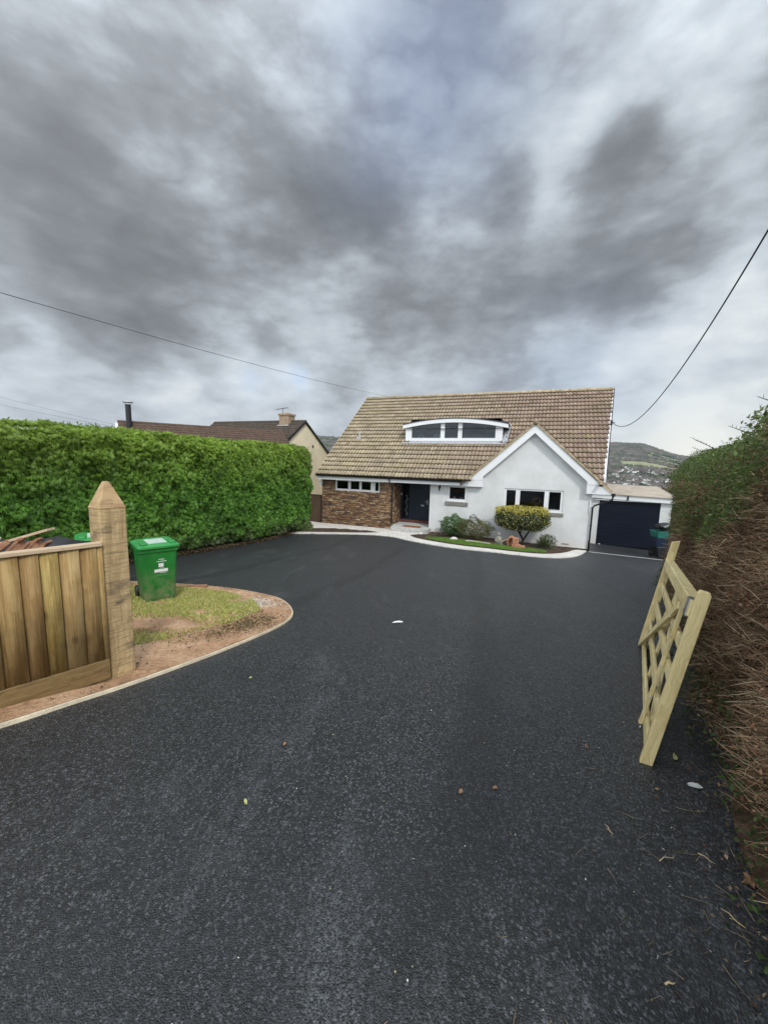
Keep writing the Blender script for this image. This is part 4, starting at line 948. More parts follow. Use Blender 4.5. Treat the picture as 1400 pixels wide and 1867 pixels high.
# ================================================================== OVERHEAD CABLES
def cable(name, A, B, sag, r, label, ext=0.):
    pts = []
    for i in range(61):
        s_ = i / 60 * (1 + ext); p = A.lerp(B, s_); p.z -= sag * 4 * s_ * (1 - s_); pts.append(p)
    o = MB().tube(pts, r, 6).build(name, MT['black'], None, smooth=True); tag(o, label, 'cable'); return o
cable('overhead_cable', Vector((9.364, 16.262, 1.80)), Vector((4.426, 4.915, 2.816)), .9, .011, 'thick black cable sagging from the right verge of the white house', .25)
cable('overhead_cable', Vector((.097, 25.717, 4.15)), Vector((-8.17, 8.5, 3.29)), .14, .0065, 'thin black wire rising left from the ridge of the white house', .2)
cable('overhead_cable', Vector((-9.8, 14.27, 1.05)), Vector((-16.0, 14.4, 2.42)), .05, .0035, 'faint upper wire above the far left of the hedge')
cable('overhead_cable', Vector((-9.8, 14.27, .98)), Vector((-16.0, 14.4, 2.05)), .05, .0035, 'faint lower wire above the far left of the hedge')

# ================================================================== LEFT HEDGE
def nz(a, b, s, seed): return pnoise(a + 50, b + 50, s, seed)
def sprays(name, C3, N3, size, cols, m, parent=None, nleaf=5, droop=.45, rnd=.35, up=0.):
    k = len(C3); A = N3 * .55 + np.array([0, 0, -droop + up]) + rng.normal(0, rnd, (k, 3)); A /= np.linalg.norm(A, axis=1)[:, None]
    B = np.cross(A, N3 + rng.normal(0, .3, (k, 3))); B /= np.linalg.norm(B, axis=1)[:, None] + 1e-9
    Nn = np.cross(B, A); sz = size * rng.uniform(.6, 1.35, (k, 1)); Vs = []; Fs = []; Cs = []
    cs = np.asarray(cols)
    for i in range(nleaf):
        th = (i / (nleaf - 1) - .5) * 2.3; D = np.cos(th) * A + np.sin(th) * B; Sd = -np.sin(th) * A + np.cos(th) * B
        l = sz * (1 - .25 * abs(th)); w = sz * .11; base = C3 + A * sz * .12 * i / nleaf
        mid = base + D * l * .5 + Nn * l * .08; tip = base + D * l + np.array([0, 0, -1]) * l * .22
        Vs.append(np.stack([base, mid + Sd * w, tip, mid - Sd * w], 1)); 
    V = np.stack(Vs, 1).reshape(-1, 3); Fc = np.arange(len(V)).reshape(-1, 4)
    cc = (cs * rng.uniform(.8, 1.2, (k, 1))).repeat(nleaf, 0) * rng.uniform(.85, 1.15, (k * nleaf, 1))
    return npmesh(name, V, Fc, m, parent, cc)
LA = np.array([-8.35, 1.6]); LB = np.array([-3.55, 19.0]); LL = np.linalg.norm(LB - LA); LD = (LB - LA) / LL; LN = np.array([LD[1], -LD[0]])
def hedge_face(s, h, side=0):
    """s along, h 0..1 height: position and outward normal"""
    xy0 = LA + s[:, None] * LD; g = gza(xy0[:, 0], xy0[:, 1]); top = .50 + .10 * np.clip((7.5 - s) / 5, 0, 1) * 1.5 - .02 * np.clip((s - 8) / 6, 0, 1) + .10 * (nz(s, s * 0, 1.7, 4) - .5) + .10 * (nz(s, s * 0, .5, 6) - .5)
    z = g + .05 + h * (top - g - .05)
    off = .22 * (nz(s, z, .9, 1) - .5) + .24 * (nz(s, z, .26, 2) - .5) - .16 * np.clip((h - .90) / .10, 0, 1) ** 2 - .28 * np.clip((.16 - h) / .16, 0, 1)
    e = np.clip((s - (LL - .55)) / .55, 0, 1); off -= .55 * (1 - np.sqrt(np.clip(1 - e ** 2, 0, 1)))
    return xy0, z, off, e
hedge = thing('conifer_hedge', 'tall clipped bright green conifer hedge along the left of the drive', 'hedge', (float(LA[0] + LD[0] * 9), float(LA[1] + LD[1] * 9), gz(-6, 9)), 0)
HOff = np.array(hedge.location)
n = 88000; s = rng.uniform(0, LL, n); h = rng.uniform(0.03, 1, n) ** .95
xy, z, off, e = hedge_face(s, h); dp = rng.uniform(-.16, .04, n)
P = np.c_[xy + LN * (off + dp)[:, None], z]
deep = dp
N = np.c_[LN[0] + LD[0] * e * 1.2, LN[1] + LD[1] * e * 1.2, .15 + .7 * np.clip((h - .85) / .15, 0, 1)]; N /= np.linalg.norm(N, axis=1)[:, None]
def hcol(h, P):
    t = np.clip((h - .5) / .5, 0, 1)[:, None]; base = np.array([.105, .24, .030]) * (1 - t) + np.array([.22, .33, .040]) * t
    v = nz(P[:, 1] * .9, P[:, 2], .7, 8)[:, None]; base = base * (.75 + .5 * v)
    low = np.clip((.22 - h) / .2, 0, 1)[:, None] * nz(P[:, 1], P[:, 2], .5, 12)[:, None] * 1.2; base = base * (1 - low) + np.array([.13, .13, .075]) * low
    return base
c0 = hcol(h, P)
# top and end
n2 = 16000; s2 = rng.uniform(0, LL - .2, n2); t2 = rng.uniform(-.05, 1.45, n2); xy2, z2, off2, e2 = hedge_face(s2, np.ones(n2))
P2 = np.c_[xy2 - LN * (t2 + .25)[:, None], z2 + .05 - .12 * (t2 > 1.2) - .35 * e2 ** 2 + .08 * (nz(s2, t2, .4, 14) - .5)]; N2 = np.tile([.3, -.1, .9], (n2, 1))
n3 = 9000; h3 = rng.uniform(0.02, 1, n3); t3 = rng.uniform(0, 1.5, n3); xy3, z3, _, _ = hedge_face(np.full(n3, LL), h3)
P3 = np.c_[xy3 - LN * (t3 + .2)[:, None] + LD * (.02 - .3 * (2 * t3 / 1.5 - 1)[:, None] ** 2 - .25 * (h3[:, None] > .93) + .2 * (nz(t3, z3, .4, 21)[:, None] - .5)), z3]; N3 = np.tile([LD[0], LD[1], .1], (n3, 1))
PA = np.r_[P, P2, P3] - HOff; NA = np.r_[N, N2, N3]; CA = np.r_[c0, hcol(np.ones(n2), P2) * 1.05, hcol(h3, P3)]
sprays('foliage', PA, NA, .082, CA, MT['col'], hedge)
# wispy new shoots on top
n4 = 420; s4 = rng.uniform(0, LL, n4); s4 = s4[(nz(s4, s4 * 0, .8, 17) > .45) | (s4 < 6)]; k4 = len(s4); xy4, z4, _, e4 = hedge_face(s4, np.ones(k4))
P4 = np.c_[xy4 - LN * rng.uniform(0, .6, (k4, 1)), z4 + .05 - .35 * e4 ** 2] - HOff
sprays('shoots', P4, np.tile([.1, .1, 1.], (k4, 1)), .11, np.tile([.17, .24, .04], (k4, 1)), MT['col'], hedge, nleaf=3, droop=-.8, rnd=.35)
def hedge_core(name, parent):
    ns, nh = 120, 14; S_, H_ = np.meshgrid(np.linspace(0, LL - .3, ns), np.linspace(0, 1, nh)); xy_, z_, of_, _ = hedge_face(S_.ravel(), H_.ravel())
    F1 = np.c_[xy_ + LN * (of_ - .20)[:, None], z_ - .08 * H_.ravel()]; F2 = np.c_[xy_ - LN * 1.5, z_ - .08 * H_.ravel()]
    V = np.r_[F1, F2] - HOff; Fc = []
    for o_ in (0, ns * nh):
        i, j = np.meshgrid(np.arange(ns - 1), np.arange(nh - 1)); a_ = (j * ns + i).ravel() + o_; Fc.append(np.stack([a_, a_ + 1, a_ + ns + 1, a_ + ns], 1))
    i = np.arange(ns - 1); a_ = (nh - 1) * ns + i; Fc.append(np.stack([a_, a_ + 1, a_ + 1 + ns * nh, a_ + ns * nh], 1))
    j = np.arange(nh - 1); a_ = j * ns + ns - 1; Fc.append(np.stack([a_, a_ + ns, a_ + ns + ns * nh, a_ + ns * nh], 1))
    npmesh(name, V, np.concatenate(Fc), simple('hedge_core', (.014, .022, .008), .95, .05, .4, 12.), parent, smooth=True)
hedge_core('dark_core', hedge)  # closed near-black sheet standing in for the dark inside of the hedge
# dead litter at the foot of the hedge
n = 5200; s = rng.uniform(4, LL, n); P = np.c_[(LA + s[:, None] * LD) + LN * (rng.exponential(.10, (n, 1)) - .28)]; P3_ = np.c_[P, gza(P[:, 0], P[:, 1]) + rng.uniform(.0, .10, n)]
o = leaves('leaf_litter', P3_, np.tile([0, 0, 1.], (n, 1)), .045, [(.10, .065, .035), (.06, .04, .025), (.16, .12, .07)], MT['colmatte'], None, .5); tag(o, kind='stuff')
# a few bushy plants at the hedge foot
for i, (sd_, rr_, hh_, lb) in enumerate(((17.3, .3, .55, 'pale green bushy growth at the far end of the hedge foot'),)):
    q = LA + LD * sd_ + LN * .02; b_ = thing('hedge_plant', lb, 'plant', (float(q[0]), float(q[1]), gz(*q)))
    k = 900; D = rng.normal(0, 1, (k, 3)); D /= np.linalg.norm(D, axis=1)[:, None]; D[:, 2] = abs(D[:, 2]); P = D * np.array([rr_, rr_ * 1.6, hh_]) * rng.uniform(.6, 1, (k, 1))
    sprays('foliage', P, D, .10, np.tile([.15, .21, .07], (k, 1)), MT['col'], b_, nleaf=4, droop=.2)
    st = MB()
    for j in range(7): t = j * .9; st.tube([(0, 0, 0), (.12 * math.cos(t), .18 * math.sin(t), hh_ * .6)], .008, 5)
    st.build('stem', simple('stem_brown', (.10, .07, .04), .9, .1, .3), b_)

# ================================================================== RIGHT HEDGE (cut back hard: bare twigs)
RA = np.array([1.49, 1.25]); RD = np.array([.574, .819]); RN = np.array([-.819, .574]); S0, S1 = -1.3, 10.6
rh = thing('cut_back_hedge', 'hard pruned hedge of bare brown twigs with a green top along the right', 'hedge', (2.6, 2.6, gz(2.6, 2.6)), 0)
RO = np.array(rh.location)
def rtop(s): return .33 + .10 * np.clip((3.5 - s) / 3, 0, 1) + .12 * (nz(s, s * 0, .8, 31) - .5) + .10 * (nz(s, s * 0, .3, 33) - .5) - .22 * np.clip((s - 8.6) / 2.6, 0, 1) ** 1.5
def rface(s, h):
    xy = RA + s[:, None] * RD; g = gza(xy[:, 0], xy[:, 1]); z = g + h * (rtop(s) - g)
    off = .20 * (nz(s, z, .8, 41) - .5) + .20 * (nz(s, z, .28, 42) - .5) + .10 * (nz(s, z, .11, 43) - .5) - .22 * np.clip((h - .84) / .16, 0, 1) ** 2 + .06 * np.clip((.25 - h) / .25, 0, 1)
    return xy, z, off
def tubes3(name, base, D, L_, r0, cols, m, parent, bend=.25):
    """many thin tapering bent twigs"""
    k = len(base); D = D / np.linalg.norm(D, axis=1)[:, None]; X = np.cross(D, np.tile([0.1, .3, 1.], (k, 1))); X /= np.linalg.norm(X, axis=1)[:, None] + 1e-9; Y = np.cross(D, X)
    bd = rng.normal(0, bend, (k, 3)) * L_[:, None]; rings = []
    for t, rr in ((0., 1.), (.4, .75), (.75, .5), (1., .18)):
        c = base + D * (L_ * t)[:, None] + bd * (t * t)
        rings.append(np.stack([c + (X * math.cos(a) + Y * math.sin(a)) * (r0 * rr)[:, None] for a in (0, 2.094, 4.189)], 1))
    V = np.stack(rings, 1).reshape(-1, 3); i = np.arange(k)[:, None] * 12; q = []
    for r in range(3):
        for a in range(3): q.append([r * 3 + a, r * 3 + (a + 1) % 3, r * 3 + 3 + (a + 1) % 3, r * 3 + 3 + a])
    Fc = (i[:, :, None] + np.array(q)[None]).reshape(-1, 4)
    return npmesh(name, V, Fc, m, parent, np.asarray(cols).repeat(9, 0))
def twigset(n, s, h, rmin, rmax, lmin, lmax, rscale=1.):
    xy, z, off = rface(s, h); k = len(s)
    dep = rng.uniform(-.26, -.01, k)
    base = np.c_[xy + RN * (off + dep)[:, None], z] - RO
    sweep = -.35 - .5 * np.clip(1 - h, 0, 1)
    D = np.c_[RN[0] * 1., RN[1] * 1., 0.] * rng.uniform(.35, 1., (k, 1)) + np.c_[RD[0], RD[1], 0.] * rng.normal(-.15, .7, (k, 1)) + np.array([0, 0, 1.]) * (rng.normal(.05, .45, (k, 1)) + .5 * np.clip((h - .75) / .25, 0, 1)[:, None])
    L_ = rng.uniform(lmin, lmax, k); r0 = rng.uniform(rmin, rmax, k) * rscale
    t = rng.random(k)[:, None] ** 1.6; patch = nz(s, z, .55, 51)[:, None]
    t = t ** 1.7; c = np.array([.095, .050, .028]) * (1 - t) + np.array([.58, .40, .24]) * t; c = c * (.5 + 1.2 * patch)
    return base, D, L_, r0, c
MT['twig'] = colmat('twig', .75, .25, 0., .25, 40.)
k = 34000; s = -.35 + rng.beta(1.05, 1.7, k) * 6.0; h = rng.uniform(.06, .93, k)
tubes3('twigs', *twigset(k, s, h, .0009, .0021, .04, .14), MT['twig'], rh, .18)
k = 12000; s = rng.uniform(4.2, S1, k); h = rng.uniform(.08, .80, k)
tubes3('far_twigs', *twigset(k, s, h, .002, .005, .08, .24), MT['twig'], rh, .18)
# thicker pale cut ends near the camera
k = 4200; s = -.35 + rng.beta(1, 1.5, k) * 6.; h = rng.uniform(.04, .80, k); b_, D_, L_, r0_, c_ = twigset(k, s, h, .0015, .0030, .05, .16); tubes3('pruned_branches', b_, D_, L_, r0_, np.clip(np.array([.60, .47, .29]) * rng.uniform(.35, 1.25, (k, 1)) * (.45 + .9 * nz(s, h * 2, .35, 57)[:, None]), 0, 1), MT['twig'], rh, .10)
# long whippy shoots toward the top
k = 520; s = .2 + rng.random(k) * 6; h = rng.uniform(.55, .86, k); b_, D_, L_, r0_, c_ = twigset(k, s, h, .0012, .0026, .12, .36)
D_ = np.c_[RN[0], RN[1], 0.] * .12 + np.c_[RD[0], RD[1], 0.] * rng.normal(.5, .5, (k, 1)) + np.array([0, 0, .22]); tubes3('whippy_shoots', b_, D_ * [1, 1, 1], L_, r0_, np.clip(c_ * 1.1, 0, 1), MT['twig'], rh, .12)
# trunks inside
tb = MB()
for i in range(40):
    s_ = S0 + i * .36; q = RA + RD * s_ - RN * random.uniform(.35, .6); g = gz(*q); p0 = Vector((q[0], q[1], g - .1)) - rh.location
    p1 = p0 + Vector((random.uniform(-.15, .15), random.uniform(-.15, .15), 1.0)); p2 = p1 + Vector((random.uniform(-.3, .2), random.uniform(-.2, .3), .8)); tb.tube([p0, p1, p2], [.035, .022, .01], 6)
tb.build('trunk', simple('hedge_bark', (.10, .07, .045), .9, .1, .35, 20., .5), rh)
# dead brown leaves caught among the twigs
k = 34000; s = S0 + rng.random(k) ** 1.3 * (S1 - S0); h = rng.uniform(.04, .82, k); xy, z, off = rface(s, h)
P = np.c_[xy + RN * (off + rng.uniform(-.22, .02, k))[:, None], z] - RO; pt = nz(s, z, .5, 55)
keep = rng.random(k) < .35 + 1.0 * pt; P = P[keep]
leaves('dead_leaves', P, np.tile([RN[0], RN[1], .2], (len(P), 1)), .024, [(.27, .13, .075), (.16, .075, .043), (.44, .25, .15), (.08, .045, .028)], MT['colmatte'], rh, .45)
# green leaves: top band, far end and the shaded foot
k = 84000; s = S0 + rng.random(k) ** 1.15 * (S1 - S0); h = rng.uniform(.0, 1.04, k); xy, z, off = rface(s, np.clip(h, 0, 1))
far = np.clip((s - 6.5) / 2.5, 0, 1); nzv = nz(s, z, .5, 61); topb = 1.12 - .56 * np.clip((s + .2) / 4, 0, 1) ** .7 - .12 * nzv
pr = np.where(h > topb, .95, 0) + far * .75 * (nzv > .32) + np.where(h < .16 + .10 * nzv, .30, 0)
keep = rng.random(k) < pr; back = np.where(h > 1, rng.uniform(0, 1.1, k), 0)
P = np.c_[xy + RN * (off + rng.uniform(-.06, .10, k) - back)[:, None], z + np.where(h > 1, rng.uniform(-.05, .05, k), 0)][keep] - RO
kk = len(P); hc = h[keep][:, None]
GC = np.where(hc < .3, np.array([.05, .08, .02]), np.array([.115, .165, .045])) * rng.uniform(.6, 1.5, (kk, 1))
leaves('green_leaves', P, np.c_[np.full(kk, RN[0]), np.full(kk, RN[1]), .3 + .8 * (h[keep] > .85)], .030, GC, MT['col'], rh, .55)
k = 9000; s = S0 + rng.random(k) * (S1 - S0); t = rng.uniform(.15, 1.3, k); xy, z, off = rface(s, np.ones(k))
P = np.c_[xy - RN * (t + .1)[:, None], z + .02 + .10 * (nz(s, t, .4, 63) - .5)] - RO
leaves('top_leaves', P, np.tile([0, 0, 1.], (k, 1)), .05, [(.08, .12, .03), (.06, .10, .022), (.11, .14, .04)], MT['col'], rh, .55)
mshoot = simple('shoot_green', (.05, .06, .03), .8, .2, .3)
for s_, L_ in ((5.2, .40), (5.6, .30), (2.9, .2), (1.6, .22), (7.5, .2)):
    sh = MB(); q = RA + RD * s_ + RN * -.25; z_ = float(rtop(np.array([s_]))[0]) - .06; p = Vector((q[0], q[1], z_)) - rh.location
    sh.tube([p, p + Vector((-.5 * L_, .1, .35 * L_)), p + Vector((-1.0 * L_, .15, .6 * L_))], [.005, .004, .002], 5)
    for j in range(9):
        t = j / 9; c = p + Vector((-1.0 * L_ * t, .15 * t, .60 * L_ * t)); sh.add([c, c + Vector((.012, .01, .012)), c + Vector((.0, .0, .035)), c + Vector((-.012, -.01, .012))], [(0, 1, 2, 3)])
    sh.build('top_shoot', mshoot, rh)
# dark core: near-black closed shell in place of the hedge interior
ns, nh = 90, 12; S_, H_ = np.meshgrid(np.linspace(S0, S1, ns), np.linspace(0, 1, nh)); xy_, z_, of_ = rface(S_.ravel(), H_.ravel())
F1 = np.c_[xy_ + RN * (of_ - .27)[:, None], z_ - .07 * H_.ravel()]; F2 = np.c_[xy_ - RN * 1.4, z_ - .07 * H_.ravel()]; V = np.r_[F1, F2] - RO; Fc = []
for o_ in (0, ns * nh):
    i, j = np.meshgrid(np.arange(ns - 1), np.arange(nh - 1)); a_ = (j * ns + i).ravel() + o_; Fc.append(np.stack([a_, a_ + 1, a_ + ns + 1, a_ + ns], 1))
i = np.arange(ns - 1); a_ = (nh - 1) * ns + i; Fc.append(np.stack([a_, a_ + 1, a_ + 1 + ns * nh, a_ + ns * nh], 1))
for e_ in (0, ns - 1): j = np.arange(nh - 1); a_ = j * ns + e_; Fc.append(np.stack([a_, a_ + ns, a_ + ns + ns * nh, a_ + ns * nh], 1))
npmesh('dark_core', V, np.concatenate(Fc), simple('hedge_dark', (.012, .008, .005), .95, .05, .5, 9., .8, bsc=60.), rh, smooth=True)
# litter along its foot: twigs, chips, leaves
k = 900; s = S0 + rng.random(k) ** 1.3 * 8; dd = rng.exponential(.17, k); q = RA + s[:, None] * RD + RN * (dd - .05)[:, None]
base = np.c_[q, gza(q[:, 0], q[:, 1]) + .006]; an = rng.uniform(0, 2 * PI, k); D = np.c_[np.cos(an), np.sin(an), rng.normal(.02, .05, k)]
o = tubes3('twig_litter', base, D, rng.uniform(.01, .10, k), rng.uniform(.0006, .0016, k), (np.array([.34, .27, .17]) * rng.uniform(.3, 1.3, (k, 1))), MT['twig'], None, .15); tag(o, kind='stuff')
k = 1900; s = S0 + rng.random(k) * 9; dd = rng.exponential(.09, k); q = RA + s[:, None] * RD + RN * (dd - .10)[:, None]
o = leaves('leaf_litter', np.c_[q, gza(q[:, 0], q[:, 1]) + rng.uniform(.004, .03, k)], np.tile([0, 0, 1.], (k, 1)), .020, [(.20, .12, .07), (.10, .06, .035), (.28, .19, .12), (.06, .045, .03)], MT['colmatte'], None, .55, spread=.5); tag(o, kind='stuff')
sheet('soil_strip', [(float(a), float(b)) for a, b in ([RA + RD * s_ + RN * (.03 + .03 * math.sin(s_ * 5)) for s_ in np.arange(S0, 5, .25)] + [RA + RD * s_ - RN * .5 for s_ in np.arange(5, S0, -.5)])], soilmat('hedge_soil', (.07, .045, .03), (.13, .085, .055), (.24, .17, .11), 9.), .012, .15, jit=.03)

# ================================================================== GATE POST + FENCE
PE = Vector((.68, .733, 0)).normalized(); PA_ = math.atan2(PE.y, PE.x)
pz = gz(-2.07, 2.76)
post = thing('gate_post', 'thick rough sawn timber gate post with pointed top beside the green bin', 'post', (-2.07, 2.76, pz), PA_ + R(11))
w_ = .178; zs = -.40 - pz; za = -.205 - pz; b = MB(); nseg = 14; V = []; Fs = []
for i in range(nseg + 1):
    z = -.12 + (zs + .12) * i / nseg; j = lambda: random.uniform(-.0018, .0018)
    V += [(j(), j(), z), (w_ + j(), j(), z), (w_ + j(), w_ + j(), z), (j(), w_ + j(), z)]
    if i: q = (i - 1) * 4; Fs += [(q + a, q + (a + 1) % 4, q + 4 + (a + 1) % 4, q + 4 + a) for a in range(4)]
b.add(V, Fs); b.build('shaft', MT['post_wood'], post, bevel=.006, seg=1)
b = MB(); t_ = .018
b.add([(-.003, -.003, zs), (w_ + .003, -.003, zs), (w_ + .003, w_ + .003, zs), (-.003, w_ + .003, zs), (.09 - t_, .09 - t_, za), (.09 + t_, .09 - t_, za), (.09 + t_, .09 + t_, za), (.09 - t_, .09 + t_, za)], [(0, 1, 5, 4), (1, 2, 6, 5), (2, 3, 7, 6), (3, 0, 4, 7), (4, 5, 6, 7)])
b.build('point', wood('sawn_point', (.27, .165, .08), (.52, .37, .20), 'x', False, (.16, .10, .06), .6), post, bevel=.006, seg=2)
fn = thing('board_fence', 'feather edge boarded fence with pale cap rail beside the gate post', 'fence', (-2.07 - PE.x * .9, 2.76 - PE.y * .9, pz), PA_)
top = -.655 - pz; gb0, gb1 = -1.70 - pz, -1.545 - pz; cols = []
b = MB(); x = -1.6; i = 0
while x < .87:
    wd = min(random.choice((.115, .12, .125, .10)), .885 - x); b.add([(x, -.006, gb1 + .002), (x + wd + .012, -.024, gb1 + .002), (x + wd + .012, -.024, top - .016), (x, -.006, top - .016), (x, .004, gb1 + .002), (x + wd + .012, -.002, gb1 + .002), (x + wd + .012, -.002, top - .016), (x, .004, top - .016)], [(0, 1, 2, 3), (1, 5, 6, 2), (7, 6, 5, 4), (0, 3, 7, 4), (3, 2, 6, 7), (0, 4, 5, 1)])
    tn = random.choice(((1.1, 1.1, 1.1), (1.06, 1.12, .90), (1.18, 1.15, 1.05), (.95, .90, .86), (1.02, 1.0, .94))); cols += [tn] * 6; x += wd
m, t, bb = mat('board_wood', .75, .2)
v = coords(t, (16, 16, 1.1), False); at_ = nd(t, 'ShaderNodeAttribute', attribute_name='Col'); av = vmath(t, 'SCALE', at_.outputs['Vector'], scale=37.).outputs[0]; wv = vmath(t, 'ADD', v, av).outputs[0]
g0 = noise(t, vmath(t, 'ADD', coords(t, (5, 5, 2.2), False), av).outputs[0], 1.5, 3, .5); wv2 = vmath(t, 'ADD', wv, vmath(t, 'SCALE', nd_out(t, g0), scale=1.6).outputs[0]).outputs[0]
g1 = noise(t, wv2, 1.1, 5, .5, .4); fine = noise(t, vmath(t, 'ADD', coords(t, (130, 130, 3.5), False), av).outputs[0], 1., 4, .6)
c = ramp(t, mth(t, 'ADD', mth(t, 'MULTIPLY', g1, .6), mth(t, 'MULTIPLY', fine, .4)), [(.34, (.17, .10, .038)), (.46, (.26, .165, .066)), (.55, (.34, .235, .105)), (.66, (.42, .305, .148))])
vo = nd(t, 'ShaderNodeTexVoronoi', Scale=2.3); lk(t, vmath(t, 'ADD', coords(t, (1.6, 1.6, 1.1), False), av).outputs[0], vo.inputs['Vector'])
c = mixc(t, ramp(t, vo.outputs['Distance'], [(0, .9), (.05, .9), (.065, .3), (.08, .55), (.12, 0.)]), c, (.07, .035, .015))
c = mixc(t, mth(t, 'MULTIPLY', ramp(t, noise(t, coords(t, (2, 2, 2), False), 2.2, 7, .65), [(.5, 0.), (.7, 1.)]), .45), c, (.13, .09, .05))
c = mixc(t, 1., c, at_.outputs['Color'], 'MULTIPLY'); lk(t, c, bb.inputs['Base Color']); bump(t, bb, g1, .5, .005)
npmesh('board_panel', b.v, [f for f in b.f], m, fn, np.array(cols), loc=(.9 * 1, 0, 0)).location = (0, 0, 0)
fn.children[0].location = (0, 0, 0)
MB().box((-1.6, -.030, gb0), (.895, .02, gb1)).build('gravel_board', MT['gravelboard'], fn, bevel=.003, seg=1)
MB().box((-1.6, -.038, top - .015), (.897, .035, top + .012)).build('cap_rail', MT['cap_wood'], fn, bevel=.003, seg=1)
b = MB(); b.box((-1.6, .006, top - .12), (.89, .045, top - .05)).box((-1.6, .006, gb1 + .1), (.89, .045, gb1 + .17)); b.build('back_rail', MT['fence_wood'], fn)
# ================================================================== THINGS BEHIND THE FENCE
def at_m(loc, x, y, z=0): return Matrix.Translation(loc)
hp = thing('builders_bag', 'dark rubble bag behind the board fence carrying pallet wood', 'bag', (-3.35, 3.5, gz(-3.35, 3.5)))
b = MB(); n, mm = 26, 8; V = []
for j in range(mm + 1):
    for i in range(n):
        t = 2 * PI * i / n; sq = 1 / max(abs(math.cos(t)), abs(math.sin(t))) ** .75; rr = .40 * sq * (1 + .05 * math.sin(7 * t + j)) * (.93 + .07 * math.sin(j)); V.append((rr * math.cos(t), rr * math.sin(t), j / mm * .98 + .02 * math.sin(5 * t)))
for i in range(n): t = 2 * PI * i / n; V.append((.28 * math.cos(t), .28 * math.sin(t), .90 + .03 * random.random()))
V.append((0, 0, .92)); nn = (mm + 2) * n
b.add(V, [(j * n + i, j * n + (i + 1) % n, (j + 1) * n + (i + 1) % n, (j + 1) * n + i) for j in range(mm + 1) for i in range(n)] + [(nn - n + i, nn - n + (i + 1) % n, nn) for i in range(n)])
b.build('bag', bagm, hp, smooth=True)
o = MB().beam((-3.98, 3.40, -.99), (-3.06, 3.47, -.70), .09, .022).build('timber_plank', MT['cap_wood']); tag(o, 'long pale plank resting across the bag behind the fence', 'plank')
mredw = wood('pallet_wood', (.16, .06, .035), (.42, .24, .14), 'x', False)
pl = thing('broken_pallet', 'broken reddish pallet piece with two blocks on the bag behind the fence', 'pallet', (-3.30, 3.38, -.90), R(15))
b = MB()
for k in range(2):
    b2 = MB(); x0 = -.02 + k * .135
    b2.beam((x0 - .10, 0, -.06), (x0 + .06, 0, .12), .10, .022, (0, 0, 1)); b2.beam((x0 - .03, 0, -.09), (x0 + .13, 0, .09), .10, .022, (0, 0, 1)); b2.build('slat', mredw, pl)
    MB().beam((x0 + .0, 0, .0), (x0 + .07, 0, .06), .09, .08, (0, 0, 1)).build('block', mredw, pl)
MB().beam((-.28, .02, -.08), (-.08, .03, .09), .04, .05).build('slat', mredw, pl)
o = MB().lathe([(.0, 0), (.10, 0), (.135, .26), (.15, .265), (.15, .28), (.13, .28), (.10, .04), (0, .04)], 24).build('bucket', simple('bucket_grey', (.38, .35, .30), .5, .4, .1), None, smooth=False, loc=(-3.24, 2.98, -.985)); tag(o, 'pale round bucket rim behind the left end of the fence', 'bucket')
cr = thing('stool_frame', 'grey stand holding the bucket behind the left end of the fence', 'stand', (-3.24, 2.98, gz(-3.12, 2.98)))
hh_ = -.985 - gz(-3.12, 2.98); MB().box((-.15, -.15, hh_ - .04), (.15, .15, hh_ - .002)).build('top', MT['sill'], cr)
for sx in (-.12, .12):
    for sy in (-.12, .12): MB().tube([(sx, sy, 0), (sx, sy, hh_ - .04)], .015, 6).build('leg', MT['sill'], cr)
o = MB(); n = 40; o.tube([(.26 * math.cos(2 * PI * k / n), .26 * math.sin(2 * PI * k / n), .03 * math.sin(6 * PI * k / n)) for k in range(n + 1)], .022, 8); o = o.build('hose_coil', MT['black'], None, smooth=True, loc=(-3.62, 4.28, -1.08)); tag(o, 'black coil of pipe lying on a dark drum behind the fence', 'pipe')
o = MB().lathe([(0, 0), (.27, 0), (.29, .1), (.27, .2), (.29, .5), (.27, .55), (.29, .9), (.25, .92), (0, .92)], 24).build('drum', simple('drum', (.05, .045, .04), .7, .3, .3), None, loc=(-3.62, 4.28, -1.11 - .92)); o.scale.z = 1; tag(o, 'dark drum under the pipe coil behind the fence', 'drum')

